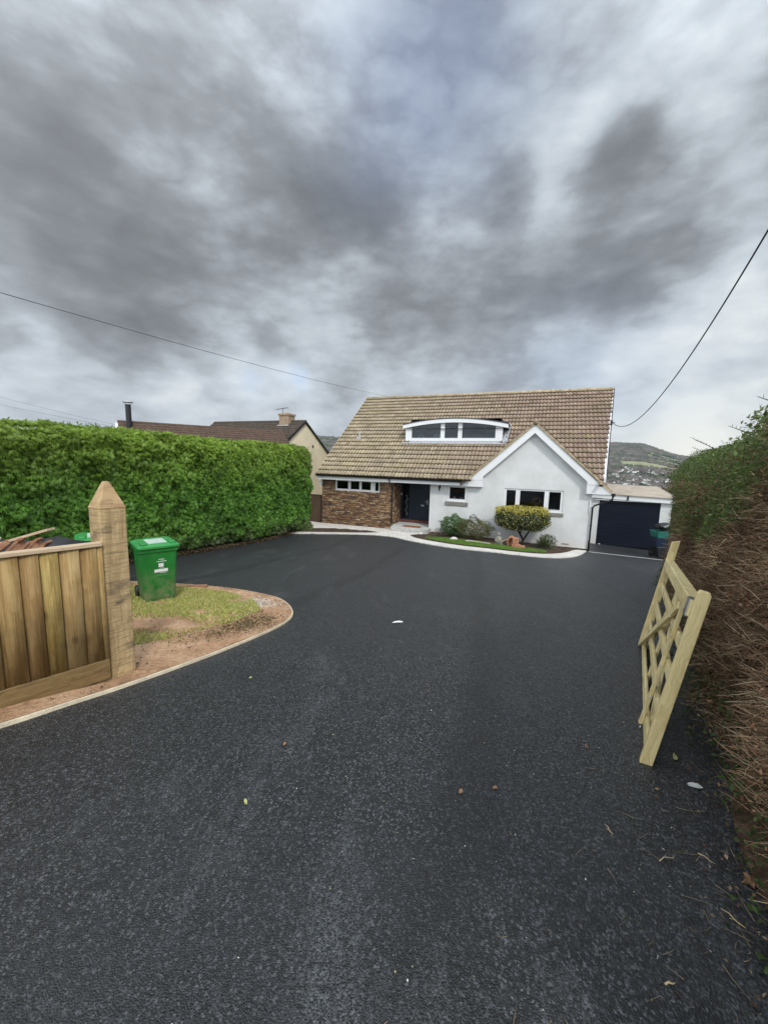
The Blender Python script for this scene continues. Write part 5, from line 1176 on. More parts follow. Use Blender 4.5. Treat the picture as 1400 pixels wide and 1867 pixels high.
# ================================================================== WHEELIE BINS
def wheelie(name, label, loc, rz, k=.9, labels=True):
    t = thing(name, label, 'wheelie bin', loc, rz); b = MB(); H = .93 * k; n = 5
    def ring(w, d, z, r, yo=0):
        P = []
        for cx, cy, a0 in ((1, -1, -90), (1, 1, 0), (-1, 1, 90), (-1, -1, 180)):
            for i in range(n + 1): a = R(a0 + 90 * i / n); P.append((cx * (w / 2 - r) + r * math.cos(a), cy * (d / 2 - r) + r * math.sin(a) + yo, z))
        return P
    m_ = 4 * (n + 1); rings = [ring(.44 * k, .46 * k, .02, .05, .0), ring(.46 * k, .50 * k, .10 * k, .05, 0), ring(.53 * k, .62 * k, H * .93, .04, .0), ring(.57 * k, .66 * k, H * .935, .04), ring(.57 * k, .66 * k, H, .04)]
    V = [p for r_ in rings for p in r_]; Fs = [tuple(range(m_))[::-1], tuple(range(4 * m_, 5 * m_))]
    for j in range(4): Fs += [(j * m_ + i, j * m_ + (i + 1) % m_, (j + 1) * m_ + (i + 1) % m_, (j + 1) * m_ + i) for i in range(m_)]
    b.add(V, Fs); b.build('body', MT['bin'], t, smooth=False)
    # recess outline on the front face, drawn as a raised bead
    def fy(z): return -(.25 + .06 * (z / k - .10) / .76) * k - .001
    pts = [(-.10 * k, .08), (-.115 * k, .42 * k)]; pts += [(-.115 * k + .03 * k * (1 - math.cos(a)), .42 * k + .05 * k * math.sin(a)) for a in (.5, 1.0, 1.57)]
    pts += [(-x, z) for x, z in pts[::-1]]
    MB().tube([(x + .03 * k, fy(z), z) for x, z in pts], .006, 6).build('recess', MT['bin'], t)
    L = MB(); fyl = lambda z: fy(z) - .002
    def patch(x0, x1, z0, z1): L.add([(x0, fyl(z0), z0), (x1, fyl(z0), z0), (x1, fyl(z1), z1), (x0, fyl(z1), z1)], [(0, 1, 2, 3)])
    if labels:
        for a in range(5): patch((-.035 + a * .0165) * k + .02, (-.035 + a * .0165 + .012) * k + .02, .735 * k, .748 * k)
        for a in range(9): patch((-.06 + a * .0155) * k + .02, (-.06 + a * .0155 + .011) * k + .02, .700 * k, .714 * k)
        patch(-.015 * k, .055 * k, .615 * k, .675 * k)
        for a in range(5): patch((-.035 + a * .0165) * k + .02, (-.035 + a * .0165 + .012) * k + .02, .592 * k, .600 * k)
        patch(-.075 * k, .115 * k, .530 * k, .580 * k)
        for a in range(6): patch((-.02 + a * .0165) * k + .02, (-.02 + a * .0165 + .010) * k + .02, .510 * k, .519 * k)
        L.build('label_print', MT['label'], t)
    # lid
    l = MB(); rings = [ring(.60 * k, .70 * k, H + .004, .045, -.01), ring(.60 * k, .70 * k, H + .035 * k, .045, -.01), ring(.55 * k, .62 * k, H + .052 * k, .06, .0), ring(.50 * k, .56 * k, H + .062 * k, .06, .02)]
    V = [p for r_ in rings for p in r_]; Fs = [tuple(range(m_))[::-1], tuple(range(3 * m_, 4 * m_))]
    for j in range(3): Fs += [(j * m_ + i, j * m_ + (i + 1) % m_, (j + 1) * m_ + (i + 1) % m_, (j + 1) * m_ + i) for i in range(m_)]
    l.add(V, Fs); lid = l.build('lid', MT['bin_lid'], t)
    for sx in (-1, 1): MB().box((sx * .20 * k - .045 * k, -.30 * k, H + .04 * k), (sx * .20 * k + .045 * k, -.10 * k, H + .09 * k)).build('lid_grip', MT['bin_lid'], lid, bevel=.01)
    MB().box((-.13 * k, -.22 * k, H + .058 * k), (.14 * k, .16 * k, H + .068 * k)).build('lid_label', simple('lid_print', (.42, .52, .44), .5, .3, .25, 30.), lid)
    MB().tube([(-.25 * k, .37 * k, H - .01), (.25 * k, .37 * k, H - .01)], .018, 8).build('handle', MT['bin'], t)
    for sx in (-.24, .20): MB().box((sx * k, .31 * k, H - .05), ((sx + .04) * k, .38 * k, H + .01)).build('handle_bracket', MT['bin'], t)
    for sx in (-1, 1): MB().lathe([(0, -.022), (.085, -.022), (.095, 0), (.085, .022), (0, .022)], 18, (0, 0, 0), Matrix.Translation((sx * .24 * k, .26 * k, .10)) @ Matrix.Rotation(R(90), 4, 'Y')).build('wheel', MT['black'], t)
    return t
BD = R(42); bx_, by_ = -3.39 + .23 * .9 * math.cos(BD) - .25 * .9 * math.sin(BD), 5.26 + .23 * .9 * math.sin(BD) + .25 * .9 * math.cos(BD)
wheelie('wheelie_bin', 'green wheelie bin with white printed label standing on the grass', (bx_, by_, gz(bx_, by_) + .03), BD)
wheelie('wheelie_bin', 'second green bin mostly hidden behind the gate post', (-4.52, 5.95, gz(-4.52, 5.95) + .03), R(38), .95, False)
o = MB().tube([(-3.78, 5.32, gz(-3.78, 5.32)), (-3.76, 5.36, -1.50)], .028, 10).build('plastic_pipe', MT['white'], None); tag(o, 'upright white plastic pipe between the gate post and green bin', 'pipe')
o = MB().box((-.16, -.04, 0), (.16, .04, .02)).build('wood_offcut', mredw, None); o.location = (-3.25, 6.50, gz(-3.25, 6.5) + .05); o.rotation_euler = (0, 0, R(10)); tag(o, 'short reddish wood offcut on the earth behind the green bin', 'offcut')

# ================================================================== FIELD GATE
def gbasis(yaw, pit, lean):
    s_ = Vector((math.sin(yaw) * math.cos(pit), math.cos(yaw) * math.cos(pit), math.sin(pit))); pr_ = s_.cross(Vector((0, 0, 1))).normalized(); up = pr_.cross(s_)
    up = math.cos(lean) * up + math.sin(lean) * pr_; return s_, up.normalized()
gs, gu = gbasis(.589, -.099, .16); gy = gu.cross(gs)
gate = thing('field_gate', 'new pale timber five bar gate leaning against the pruned hedge', 'gate', (1.508, 1.953, -1.655))
Mg = Matrix((gs, gy, gu)).transposed().to_4x4(); Mg.translation = gate.location; gate.matrix_world = Mg
def gpart(name, a, b, m='gate_wood', bev=.004, **k): return MB().box(a, b).build(name, MT[m], gate, bevel=bev, seg=2)
GLn = 2.42
MB().prism([(-.030, -.05), (.030, -.05), (.030, 1.01), (.021, 1.03), (-.021, 1.03), (-.030, 1.01)], 'x', .015, .065).build('stile', MT['gate_wood_z'], gate, bevel=.004)
MB().prism([(-.034, -.03), (.034, -.03), (.034, 1.14), (-.034, 1.17)], 'x', GLn, GLn + .06).build('stile', MT['gate_wood_z'], gate, bevel=.004)
gpart('top_rail', (.066, -.038, .865), (GLn - .001, .038, .955), bev=.008)
for z in (.03, .245, .465, .67): gpart('rail', (.066, -.012, z - .034), (GLn - .001, .012, z + .034), bev=.006)
def gbeam(name, x0, z0, x1, z1, y, w=.07, t=.022, m='gate_wood'):
    d = Vector((x1 - x0, 0, z1 - z0)); L = d.length; o = MB().box((-L / 2, -t / 2, -w / 2), (L / 2, t / 2, w / 2)).build(name, MT[m], gate, bevel=.003); o.location = ((x0 + x1) / 2, y, (z0 + z1) / 2); o.rotation_euler = (0, -math.atan2(d.z, d.x), 0); return o
gbeam('brace', 2.40, -.01, .52, .84, .025, .06)
gbeam('upright', .52, -.07, .40, .865, .0242, .042)
gbeam('brace', 1.32, .86, .45, .0, -.0245, .07)
gbeam('upright', 1.32, .0, 1.32, .865, -.0243, .065)
gbeam('brace', 1.36, .86, 2.36, .0, -.048, .07)
MB().box((.10, -.042, .86), (.20, .042, .960)).build('bracket', MT['metal'], gate)
b = MB()
for x, z in ((.36, .03), (.36, .245), (.36, .465), (.36, .67), (2.2, .06), (1.7, .29), (1.2, .5), (.7, .71)): b.lathe([(0, 0), (.009, 0), (.007, .004), (0, .005)], 8, (0, 0, 0), Matrix.Translation((x, .0365, z)) @ Matrix.Rotation(R(-90), 4, 'X'))
b.build('bolts', MT['metal'], gate)

# ================================================================== GARDEN BED
def bush(name, label, cat, u, v, r, hgt, n, size, cols, base=0., group=None, spread=.7, asp=.45, stems=6, m='col', flat=.3):
    p = worldpt(u, v, 0); p.z = gz(p.x, p.y) + .03; t = thing(name, label, cat, p, HY, group)
    D = rng.normal(0, 1, (n, 3)); D /= np.linalg.norm(D, axis=1)[:, None]; lump = 1 + .22 * np.sin(D[:, 0] * 5 + u) * np.cos(D[:, 1] * 4) + .15 * np.sin(D[:, 2] * 9 + D[:, 0] * 7)
    P = D * lump[:, None] * rng.uniform(.45, 1, (n, 1)) ** .4 * np.array([r[0], r[1], (hgt - base) / 2]); P[:, 2] += base + (hgt - base) / 2
    leaves('foliage', P, D, size, cols, MT[m], t, asp, spread=spread); st = MB()
    for j in range(stems):
        a = 2 * PI * j / stems + u; st.tube([(0, 0, -.03), (.25 * r[0] * math.cos(a), .25 * r[1] * math.sin(a), base + .3 * (hgt - base)), (.6 * r[0] * math.cos(a), .6 * r[1] * math.sin(a), base + .7 * (hgt - base))], [.018, .012, .005], 5)
    st.build('stem', simple('bush_stem', (.09, .06, .04), .9, .1, .3), t); return t
bush('rhododendron', 'open grey-green shrub with rounded leaves left of the gable window', 'shrub', -5.55, -.75, (.62, .45), 1.02, 3200, .085, [(.10, .19, .055), (.14, .24, .09), (.06, .12, .035)], .05)
bush('mottled_shrub', 'dense bronze and green shrub beside the grey-green one', 'shrub', -4.62, -.95, (.78, .5), 1.0, 6500, .055, [(.10, .16, .05), (.18, .16, .06), (.07, .12, .035), (.17, .18, .08), (.20, .10, .045)], 0.)
bush('small_maroon_plant', 'low dark maroon plant at the left end of the bed', 'plant', -5.95, -1.25, (.22, .18), .30, 350, .05, [(.07, .035, .045), (.10, .05, .05), (.09, .09, .06)], 0., stems=4)
bush('small_plant', 'little plant with reddish flower spikes left of the maroon one', 'plant', -6.25, -1.05, (.16, .14), .42, 240, .045, [(.10, .13, .06), (.30, .12, .07), (.40, .38, .32)], 0., stems=4)
# clipped variegated holly
hp_ = worldpt(-2.68, -.85, 0); hp_.z = gz(hp_.x, hp_.y) + .03; hol = thing('variegated_holly', 'clipped oblong yellow-topped holly on dark stems under the gable window', 'shrub', hp_, HY)
n = 13000; D = rng.normal(0, 1, (n, 3)); D /= np.linalg.norm(D, axis=1)[:, None]; Q = D / ((D ** 4).sum(1) ** .25)[:, None]
P = Q * np.array([1.08, .62, .50]) * (rng.uniform(.45, 1, (n, 1)) ** .35) * (1 + .05 * np.sin(9 * D[:, :1] + 3 * D[:, 2:]) + .04 * rng.normal(0, 1, (n, 1)))
zt = P[:, 2]; P = P + np.array([0, 0, 1.17]); yl = np.clip((zt - .12) / .3, 0, 1) * .8 + .12; pick = rng.random(n) < yl
GC = np.where(pick[:, None], np.array([.62, .53, .10]), np.array([.045, .075, .025])) * rng.uniform(.6, 1.25, (n, 1)); pale = (rng.random(n) < .18) & ~pick; GC[pale] = (.34, .34, .20)
leaves('foliage', P, D, .062, GC, MT['col'], hol, .55, spread=.8)
leaves('inner_foliage', P[:2500] * [.86, .8, 1] , D[:2500], .08, [(.03, .05, .018)], MT['col'], hol, .6)
st = MB(); st.tube([(.1, 0, -.05), (.12, 0, .25), (-.05, 0, .55), (-.35, 0, .95)], [.055, .05, .035, .02], 8).tube([(.12, 0, .2), (.28, 0, .5), (.5, 0, .9)], [.045, .035, .02], 8).tube([(.0, 0, .45), (.05, .05, .9)], [.03, .018], 6).tube([(-.15, 0, .7), (-.6, -.1, 1.0)], [.02, .012], 6)
st.build('trunk', simple('holly_bark', (.045, .035, .028), .9, .1, .3, 12., .4), hol)
# strappy fern-like plant
fp_ = worldpt(-1.75, -1.15, 0); fp_.z = gz(fp_.x, fp_.y) + .03; fr_ = thing('spiky_plant', 'arching strappy green plant right of the terracotta blocks', 'plant', fp_, 0)
n = 420; an = rng.uniform(0, 2 * PI, n); el = rng.uniform(.35, 1.45, n); L_ = rng.uniform(.35, .78, n); V = []; seg = 5
D = np.c_[np.cos(an) * np.cos(el), np.sin(an) * np.cos(el), np.sin(el)]; Sd = np.c_[-np.sin(an), np.cos(an), 0 * an]; rows_ = []
for j in range(seg + 1):
    t = j / seg; c = D * (L_ * t)[:, None] + np.array([0, 0, -1]) * (L_ * .55 * t * t * np.cos(el))[:, None] + np.c_[np.cos(an), np.sin(an), 0 * an] * .05; w = .014 * (1 - t) ** .6 + .001; rows_ += [c - Sd * w, c + Sd * w]
V = np.stack(rows_, 1).reshape(-1, 3); q = np.array([[2 * j, 2 * j + 1, 2 * j + 3, 2 * j + 2] for j in range(seg)]); Fc = (np.arange(n)[:, None, None] * (2 * seg + 2) + q).reshape(-1, 4)
npmesh('fronds', V, Fc, MT['col'], fr_, (np.array([(.10, .13, .055), (.07, .10, .035), (.15, .16, .08)])[rng.integers(0, 3, n)] * rng.uniform(.7, 1.2, (n, 1))).repeat(seg, 0))
bush('low_green_plant', 'short green plant just right of the holly stems', 'plant', -1.55, -.45, (.35, .25), .55, 800, .06, [(.09, .13, .05), (.06, .09, .03)], 0.)
# ornaments
tcx, tcy = 5.30, 14.98
tb_ = thing('terracotta_block', 'orange terracotta hollow block ornament on the lawn edge', 'ornament', (tcx, tcy, gz(tcx, tcy) + .04), R(-30))
MB().box((-.17, -.12, 0), (.13, .12, .17)).build('lower_block', MT['terracotta'], tb_, bevel=.01); MB().box((-.15, -.10, .171), (.06, .10, .42)).build('upper_block', MT['terracotta'], tb_, bevel=.01); MB().box((.131, -.11, 0), (.30, .10, .13)).build('side_block', MT['terracotta'], tb_, bevel=.01)
px2, py2 = 5.25, 15.45; tp = thing('arched_pot', 'tilted terracotta arched pot behind the blocks', 'pot', (px2, py2, gz(px2, py2) + .04), R(-20))
b = MB(); n = 12
for k in range(n):
    a0, a1 = PI * k / n, PI * (k + 1) / n; f = lambda a, r_, y: (r_ * math.cos(a), y, .25 + r_ * 1.1 * math.sin(a))
    b.add([f(a0, .23, -.16), f(a1, .23, -.16), f(a1, .17, -.16), f(a0, .17, -.16), f(a0, .23, .18), f(a1, .23, .18), f(a1, .17, .18), f(a0, .17, .18)], [(0, 1, 2, 3), (7, 6, 5, 4), (0, 4, 5, 1), (3, 2, 6, 7)])
b.box((-.23, -.16, 0), (-.17, .18, .25)).box((.17, -.16, 0), (.23, .18, .25)).box((-.169, .12, 0), (.169, .16, .4)); b.build('shell', MT['terracotta'], tp); tp.scale = (.72, .72, .85)
sx_, sy_ = 4.72, 15.45; st_ = thing('garden_statue', 'small weathered grey stone figure left of the terracotta blocks', 'statue', (sx_, sy_, gz(sx_, sy_) + .04), R(-30))
MB().box((-.12, -.10, 0), (.12, .10, .07)).build('base', MT['statue'], st_, bevel=.01)
MB().lathe([(.0, .07), (.11, .07), (.12, .16), (.10, .28), (.075, .38), (.05, .43), (.0, .44)], 14).lathe([(0, 0), (.05, .01), (.068, .06), (.055, .11), (0, .135)], 12, (0, -.015, .41)).tube([(-.09, -.03, .33), (-.11, -.09, .22), (-.03, -.12, .18)], .025, 7).tube([(.09, -.03, .33), (.11, -.09, .22), (.03, -.12, .18)], .025, 7).build('figure', MT['statue'], st_, smooth=True)
dw_ = MB(); dw_.tube([(-.35, 0, .05), (-.1, .05, .14), (.12, 0, .22), (.28, -.04, .34)], [.05, .045, .035, .02], 8).tube([(-.1, .05, .14), (-.05, -.08, .02)], [.03, .02], 7).tube([(.12, 0, .2), (.2, .1, .05)], [.03, .018], 7).tube([(.05, 0, .2), (-.08, .02, .34)], [.02, .01], 6)
o = dw_.build('driftwood', simple('driftwood', (.30, .25, .18), .9, .1, .35, 12., .5), None, smooth=True, loc=(4.98, 15.62, gz(4.98, 15.62) + .04)); tag(o, 'gnarled driftwood piece between the statue and terracotta pot', 'driftwood')
def rock(loc, r, label, group=None):
    b = MB(); n, mm = 10, 6; V = []
    for j in range(mm + 1):
        for i in range(n):
            t, s_ = 2 * PI * i / n, PI * j / mm; q = r * (1 + random.uniform(-.16, .16)); V.append((q * math.sin(s_) * math.cos(t) * 1.3, q * math.sin(s_) * math.sin(t), r * .5 - q * math.cos(s_) * .7))
    b.add(V, [(j * n + i, j * n + (i + 1) % n, (j + 1) * n + (i + 1) % n, (j + 1) * n + i) for j in range(mm) for i in range(n)])
    o = b.build('rock', MT['rock'], None, smooth=True, loc=(loc[0], loc[1], gz(*loc) + .03)); return tag(o, label, 'rock', group)
rock((3.05, 16.35), .13, 'pale rounded rock on the lawn before the maroon plant'); rock((3.55, 15.95), .07, 'small pale stone lying on the lawn in front of the mottled shrub')
rock((1.75, 17.75), .10, 'pale stone in the soil at the left end of the bed beside the step')
o = MB().box((-.45, -.05, 0), (.45, .05, .025)).build('stone_slab', MT['rock'], None, loc=(4.0, 15.72, gz(4, 15.72) + .07)); o.rotation_euler = (0, 0, R(-35)); tag(o, 'thin pale stone edging slab lying on the lawn before the shrubs', 'slab')

# ================================================================== DEBRIS ON THE DRIVE
def leafob(name, x, y, size, rz, m, label, cat, asp=.5, group=None, lobes=False):
    curl = .15 if cat == 'litter' else .45
    n = 10; V = [(0, 0, .004)]
    for i in range(n):
        t = 2 * PI * i / n; rr = 1 + (.35 * math.cos(5 * t) if lobes else 0) + random.uniform(-.12, .12); V.append((size * rr * math.cos(t), size * asp * rr * math.sin(t), .003 + size * curl * abs(math.sin(t * 1.0 + rz)) ** 1.5))
    b = MB().add(V, [(0, 1 + i, 1 + (i + 1) % n) for i in range(n)]); b.add([(p[0], p[1], p[2] - .0012) for p in V], [(0, 1 + (i + 1) % n, 1 + i) for i in range(n)])
    o = b.build(name, m, None, loc=(x, y, gz(x, y) + .002)); o.rotation_euler = (0, 0, rz)
    return tag(o, label, cat, group)
mpap = simple('paper', (.62, .62, .60), .8, .2, .1, 20.); mlb = simple('dry_leaf', (.26, .15, .085), .8, .2, .3, 30.); mly = simple('yellow_leaf', (.36, .36, .14), .7, .3, .2, 30.); mtw = simple('pale_twig', (.48, .38, .22), .8, .2, .2, 30.)
leafob('scrap_of_paper', .21, 4.66, .075, R(15), mpap, 'crumpled white paper scrap in the middle of the drive', 'litter', .35)
leafob('scrap_of_paper', 1.66, 1.80, .035, R(-20), mpap, 'crumpled whitish scrap on the tarmac below the gate, near the hedge', 'litter', .5)
leafob('fallen_leaf', 1.72, 2.02, .03, R(60), mly, 'pale green leaf between the gate and the hedge foot', 'leaf', .4)
leafob('fallen_leaf', 1.78, 2.40, .025, R(10), mtw, 'buff leaf in the dark gap just behind the gate stile', 'leaf', .45)
leafob('fallen_leaf', 1.47, 1.30, .030, R(30), mlb, 'pinkish brown lobed leaf by the hedge foot at the right edge', 'leaf', .8, lobes=True)
leafob('fallen_leaf', .42, 1.72, .016, R(60), mlb, 'small dark brown curled leaf right of the drive centre', 'leaf', .6)
leafob('fallen_leaf', .60, 1.75, .014, R(20), mlb, 'brown leaf midway between the drive centre and the gate foot', 'leaf', .6)
leafob('fallen_leaf', -.62, 1.62, .018, R(120), mly, 'small yellow-green leaf at lower centre-left of the tarmac', 'leaf', .4)
leafob('fallen_leaf', -1.05, 2.90, .016, R(60), mly, 'small yellow leaf on the tarmac in front of the gate post', 'leaf', .5)
leafob('fallen_leaf', -.55, 2.05, .014, R(80), mlb, 'small reddish brown leaf left of the drive centre', 'leaf', .5)
leafob('fallen_leaf', 1.25, 2.1, .016, R(80), mlb, 'small tan leaf just left of the gate foot', 'leaf', .5)
def twigob(x, y, L, rz, label, r=.0022):
    b = MB().tube([(0, 0, .004), (L * .35, L * .08, .006), (L * .7, -L * .05, .006), (L, L * .04, .004)], [r, r, r * .8, r * .4], 6).tube([(L * .4, L * .06, .006), (L * .6, L * .2, .005)], [r * .7, r * .3], 5)
    o = b.build('fallen_twig', mtw, None, smooth=True, loc=(x, y, gz(x, y) + .001)); o.rotation_euler = (0, 0, rz); return tag(o, label, 'twig')
twigob(1.17, 1.38, .09, R(15), 'forked pale twig on the tarmac below the gate, left of the others'); twigob(1.30, 1.14, .07, R(120), 'bent pale twig near the right edge of the foreground')
twigob(.90, .98, .035, R(5), 'short thick pale splinter in the lower right foreground', .003); twigob(1.05, 1.5, .05, R(100), 'thin curved twig left of the hedge litter'); twigob(1.36, 1.42, .06, R(-50), 'pale twig lying close to the hedge soil')
# tiny chips and specks
k = 420; x = rng.normal(.75, .75, k); y = rng.uniform(.7, 5.5, k); 
o = leaves('chips', np.c_[x, y, gza(x, y) + .004], np.tile([0, 0, 1.], (k, 1)), .0085, [(.50, .46, .36), (.40, .36, .20), (.30, .2, .12), (.6, .58, .5)], MT['colmatte'], None, .5, spread=.2); tag(o, kind='stuff')
k = 700; x = rng.uniform(-9, 9, k); y = rng.uniform(5, 18, k); P = np.c_[x, y]; P = P[inpoly(P, drive_poly) & ~inpoly(P, isl_s + [(-6.5, -.5), (-7.3, 3.5), (-6.4, 6.9)])]; k = len(P)
# clods and stones on the bare earth
k = 900; P = np.stack([rng.uniform(-5, -1.2, k), rng.uniform(1.5, 6.8, k)], 1); P = P[inpoly(P, isl_s + [(-6.5, -.5), (-7.3, 3.5), (-6.4, 6.9)])]; k = len(P)
o = leaves('earth_clods', np.c_[P, gza(P[:, 0], P[:, 1]) + .045], np.tile([0, 0, 1.], (k, 1)), .022, [(.16, .08, .045), (.30, .19, .12), (.07, .04, .025), (.42, .34, .26)], MT['colmatte'], None, .8, fold=.9, spread=.8); tag(o, kind='stuff')
k = 2200; P = np.stack([rng.normal(-2.0, .28, k), rng.normal(5.55, .16, k)], 1); P[:, 1] -= (P[:, 0] + 2) * .55; P = P[inpoly(P, isl_s + [(-6.5, -.5), (-7.3, 3.5), (-6.4, 6.9)])]; k = len(P)
o = leaves('gravel_patch', np.c_[P, gza(P[:, 0], P[:, 1]) + .042], np.tile([0, 0, 1.], (k, 1)), .016, [(.50, .45, .38), (.40, .36, .30), (.60, .55, .5)], MT['colmatte'], None, .9, spread=.4); tag(o, kind='stuff')
k = 2600; P = np.stack([rng.normal(-1.52, .16, k), rng.normal(4.35, .30, k)], 1); P[:, 0] -= np.abs(P[:, 1] - 4.5) * .35; P = P[inpoly(P, isl_s + [(-6.5, -.5), (-7.3, 3.5), (-6.4, 6.9)])]; k = len(P)
o = leaves('dead_grass_clippings', np.c_[P, gza(P[:, 0], P[:, 1]) + rng.uniform(.035, .06, k)], np.tile([0, 0, 1.], (k, 1)), .03, [(.12, .09, .05), (.07, .05, .03), (.26, .22, .10)], MT['colmatte'], None, .2, spread=.5); tag(o, kind='stuff')

# ================================================================== VALLEY AND FAR HILLS
def ridge(T):
    a = np.interp(T, [-2., -.3, -.18, -.10, 0, .3, .5, .59, .66, .70, .735, .78, .9, 1.1, 1.6], [.05, .054, .056, .053, .05, .045, .052, .0575, .056, .044, .033, .026, .017, .012, .01])
    return a
def hz(T, Rr):
    """T = x/y, Rr = y distance"""
    s_far = ridge(T) - .0007; prof = np.interp(Rr, [38, 60, 140, 300, 480, 650, 850, 1000, 1250, 1500, 1700, 2000, 2800], [0, .0, .0, 0, 0, 0, .10, .22, .50, .84, 1., .93, .5])
    low = np.interp(Rr, [38, 60, 140, 300, 480, 650, 850, 1000, 3000], [-.135, -.17, -.16, -.10, -.073, -.052, -.034, -.022, -.02])
    t = np.clip((Rr - 650) / 1050, 0, 1); sl = low * (1 - prof) + s_far * prof
    return sl * Rr
Ts = np.unique(np.concatenate([np.linspace(-2.2, -.35, 40), np.linspace(-.35, .45, 110), np.linspace(.45, .95, 260), np.linspace(.95, 2.4, 40)]))
Rs = np.unique(np.concatenate([np.linspace(38, 150, 18), np.linspace(150, 600, 28), np.linspace(600, 1750, 130), np.linspace(1750, 2800, 12)]))
TT, RR = np.meshgrid(Ts, Rs); X = (TT * RR); Y = RR; Zb = hz(TT, RR) + 3.2 * (nz(X, Y, 60, 71) - .5) * np.clip((RR - 100) / 300, 0, 1)
hedgerow = (np.abs(((X + .4 * Y) / 210) % 1 - .5) < .035) | (np.abs(((Y - .25 * X) / 150) % 1 - .5) < .05)
slp = (RR - 1000) / 700
field = (TT > .625) & (RR > 1060 + 260 * np.clip((TT - .62) / .1, 0, 1) * 0) & (RR < 1720)
f1 = (RR > 1120 + (TT - .62) * -300) & (RR < 1235 + (TT - .62) * -250) & (TT > .60)          # pale strip
f2 = (RR > 1330 - (TT - .68) * 300) & (RR < 1540) & (TT > .665)                                 # green upper fields
f3 = (RR > 985) & (RR < 1035) & (TT > .60) & (TT < .66)
f4 = (TT < .0) & (RR > 1000) & (RR < 1200)
col = np.zeros(X.shape + (3,)); wood_c = np.array([.075, .072, .06]); fieldc = np.array([.15, .19, .085]); pale = np.array([.24, .25, .14])
col[:] = wood_c; col *= (.7 + .6 * nz(X, Y, 35, 73))[..., None]
col[f2 & ~hedgerow] = fieldc; col[f1] = pale; col[f3] = pale * .8; col[f4] = fieldc * .9; col[RR > 1700] = wood_c
near_ = RR < 400; col[near_] = np.array([.06, .075, .03])
woody = ~(f1 | (f2 & ~hedgerow) | f3 | f4)
V = np.stack([X, Y, Zb], -1).reshape(-1, 3); nx = len(Ts); i, j = np.meshgrid(np.arange(nx - 1), np.arange(len(Rs) - 1)); a_ = (j * nx + i).ravel()
fc_col = col[:-1, :-1].reshape(-1, 3); MT['hill'] = colmat('hillside', .95, .05, 0., .25, .05)
o = npmesh('hills', V, np.stack([a_, a_ + 1, a_ + nx + 1, a_ + nx], 1), MT['hill'], None, fc_col, smooth=True); o['kind'] = 'structure'
# far woodland as clumps
def clumps(name, P, size, cols, seedd=0):
    t_ = (1 + 5 ** .5) / 2; ico = np.array([(-1, t_, 0), (1, t_, 0), (-1, -t_, 0), (1, -t_, 0), (0, -1, t_), (0, 1, t_), (0, -1, -t_), (0, 1, -t_), (t_, 0, -1), (t_, 0, 1), (-t_, 0, -1), (-t_, 0, 1)]) / 1.9
    F_ = np.array([(0, 11, 5), (0, 5, 1), (0, 1, 7), (0, 7, 10), (0, 10, 11), (1, 5, 9), (5, 11, 4), (11, 10, 2), (10, 7, 6), (7, 1, 8), (3, 9, 4), (3, 4, 2), (3, 2, 6), (3, 6, 8), (3, 8, 9), (4, 9, 5), (2, 4, 11), (6, 2, 10), (8, 6, 7), (9, 8, 1)])
    k = len(P); sz = size * rng.uniform(.6, 1.4, (k, 1, 1)) * np.array([1, 1, 1.05]); V = P[:, None] + ico[None] * sz * rng.uniform(.6, 1.35, (k, 12, 1))
    Fc = (np.arange(k)[:, None, None] * 12 + F_).reshape(-1, 3); c = cols * rng.uniform(.7, 1.35, (k, 1)); c = c.repeat(20, 0) * rng.uniform(.85, 1.15, (k * 20, 1))
    return npmesh(name, V.reshape(-1, 3), Fc, MT['hill'], None, c)
# village houses, each a thing
vm_w = simple('village_wall', (.66, .65, .62), .9, .1, .1, .2); vm_r = simple('village_roof', (.10, .085, .08), .9, .1, .2, .2)
def vhouse(): 
    t = thing('village_house', 'small pale house with dark roof in the valley village below the hill', 'house', (0, 0, 0), 0, 'houses of the village in the valley')
    b = MB(); b.box((-5, -3.4, -2), (5, 3.4, 5)).add([(-5, -3.4, 5), (-5, 3.4, 5), (-5, 0, 7.6)], [(0, 1, 2)]).add([(5, -3.4, 5), (5, 3.4, 5), (5, 0, 7.6)], [(0, 2, 1)]); b.build('wall', vm_w, t)
    b = MB(); tri_roof(b, -5.3, 5.3, 3.4, 7.9, 5.1, 0, .3, .4); b.build('roof', vm_r, t); return t
vh0 = vhouse(); rr_ = random.Random(5); VP = []
cl_ = [(.61, 620), (.64, 700), (.67, 780), (.70, 700), (.73, 640), (.615, 860), (.66, 900), (.70, 880), (.74, 780), (.76, 700), (.63, 960), (.72, 600), (.595, 640)]
for i in range(96):
    T0, R0 = rr_.choice(cl_); T0 += rr_.gauss(0, .022); R0 = min(1000, max(560, R0 + rr_.gauss(0, 35)))
    if i == 0: h_ = vh0
    else:
        h_ = vh0.copy(); C.objects.link(h_)
        for ch_ in vh0.children: c_ = ch_.copy(); C.objects.link(c_); c_.parent = h_
    h_.location = (T0 * R0, R0, float(hz(np.array([T0]), np.array([R0]))[0]) + 2.6); h_.rotation_euler = (0, 0, rr_.uniform(-.5, .5) + (0 if rr_.random() < .7 else 1.57)); s_ = rr_.uniform(.55, .95); h_.scale = (s_, s_, s_ * .9); VP.append((T0, R0))
VP = np.array(VP)
k = 26000; T = np.where(rng.random(k) < .85, rng.uniform(.50, .86, k), rng.uniform(-.24, -.06, k)); Rr = np.sqrt(rng.uniform(420 ** 2, 1740 ** 2, k)); X = T * Rr; Y = Rr
hr = (np.abs(((X + .4 * Y) / 210) % 1 - .5) < .02) | (np.abs(((Y - .25 * X) / 150) % 1 - .5) < .03)
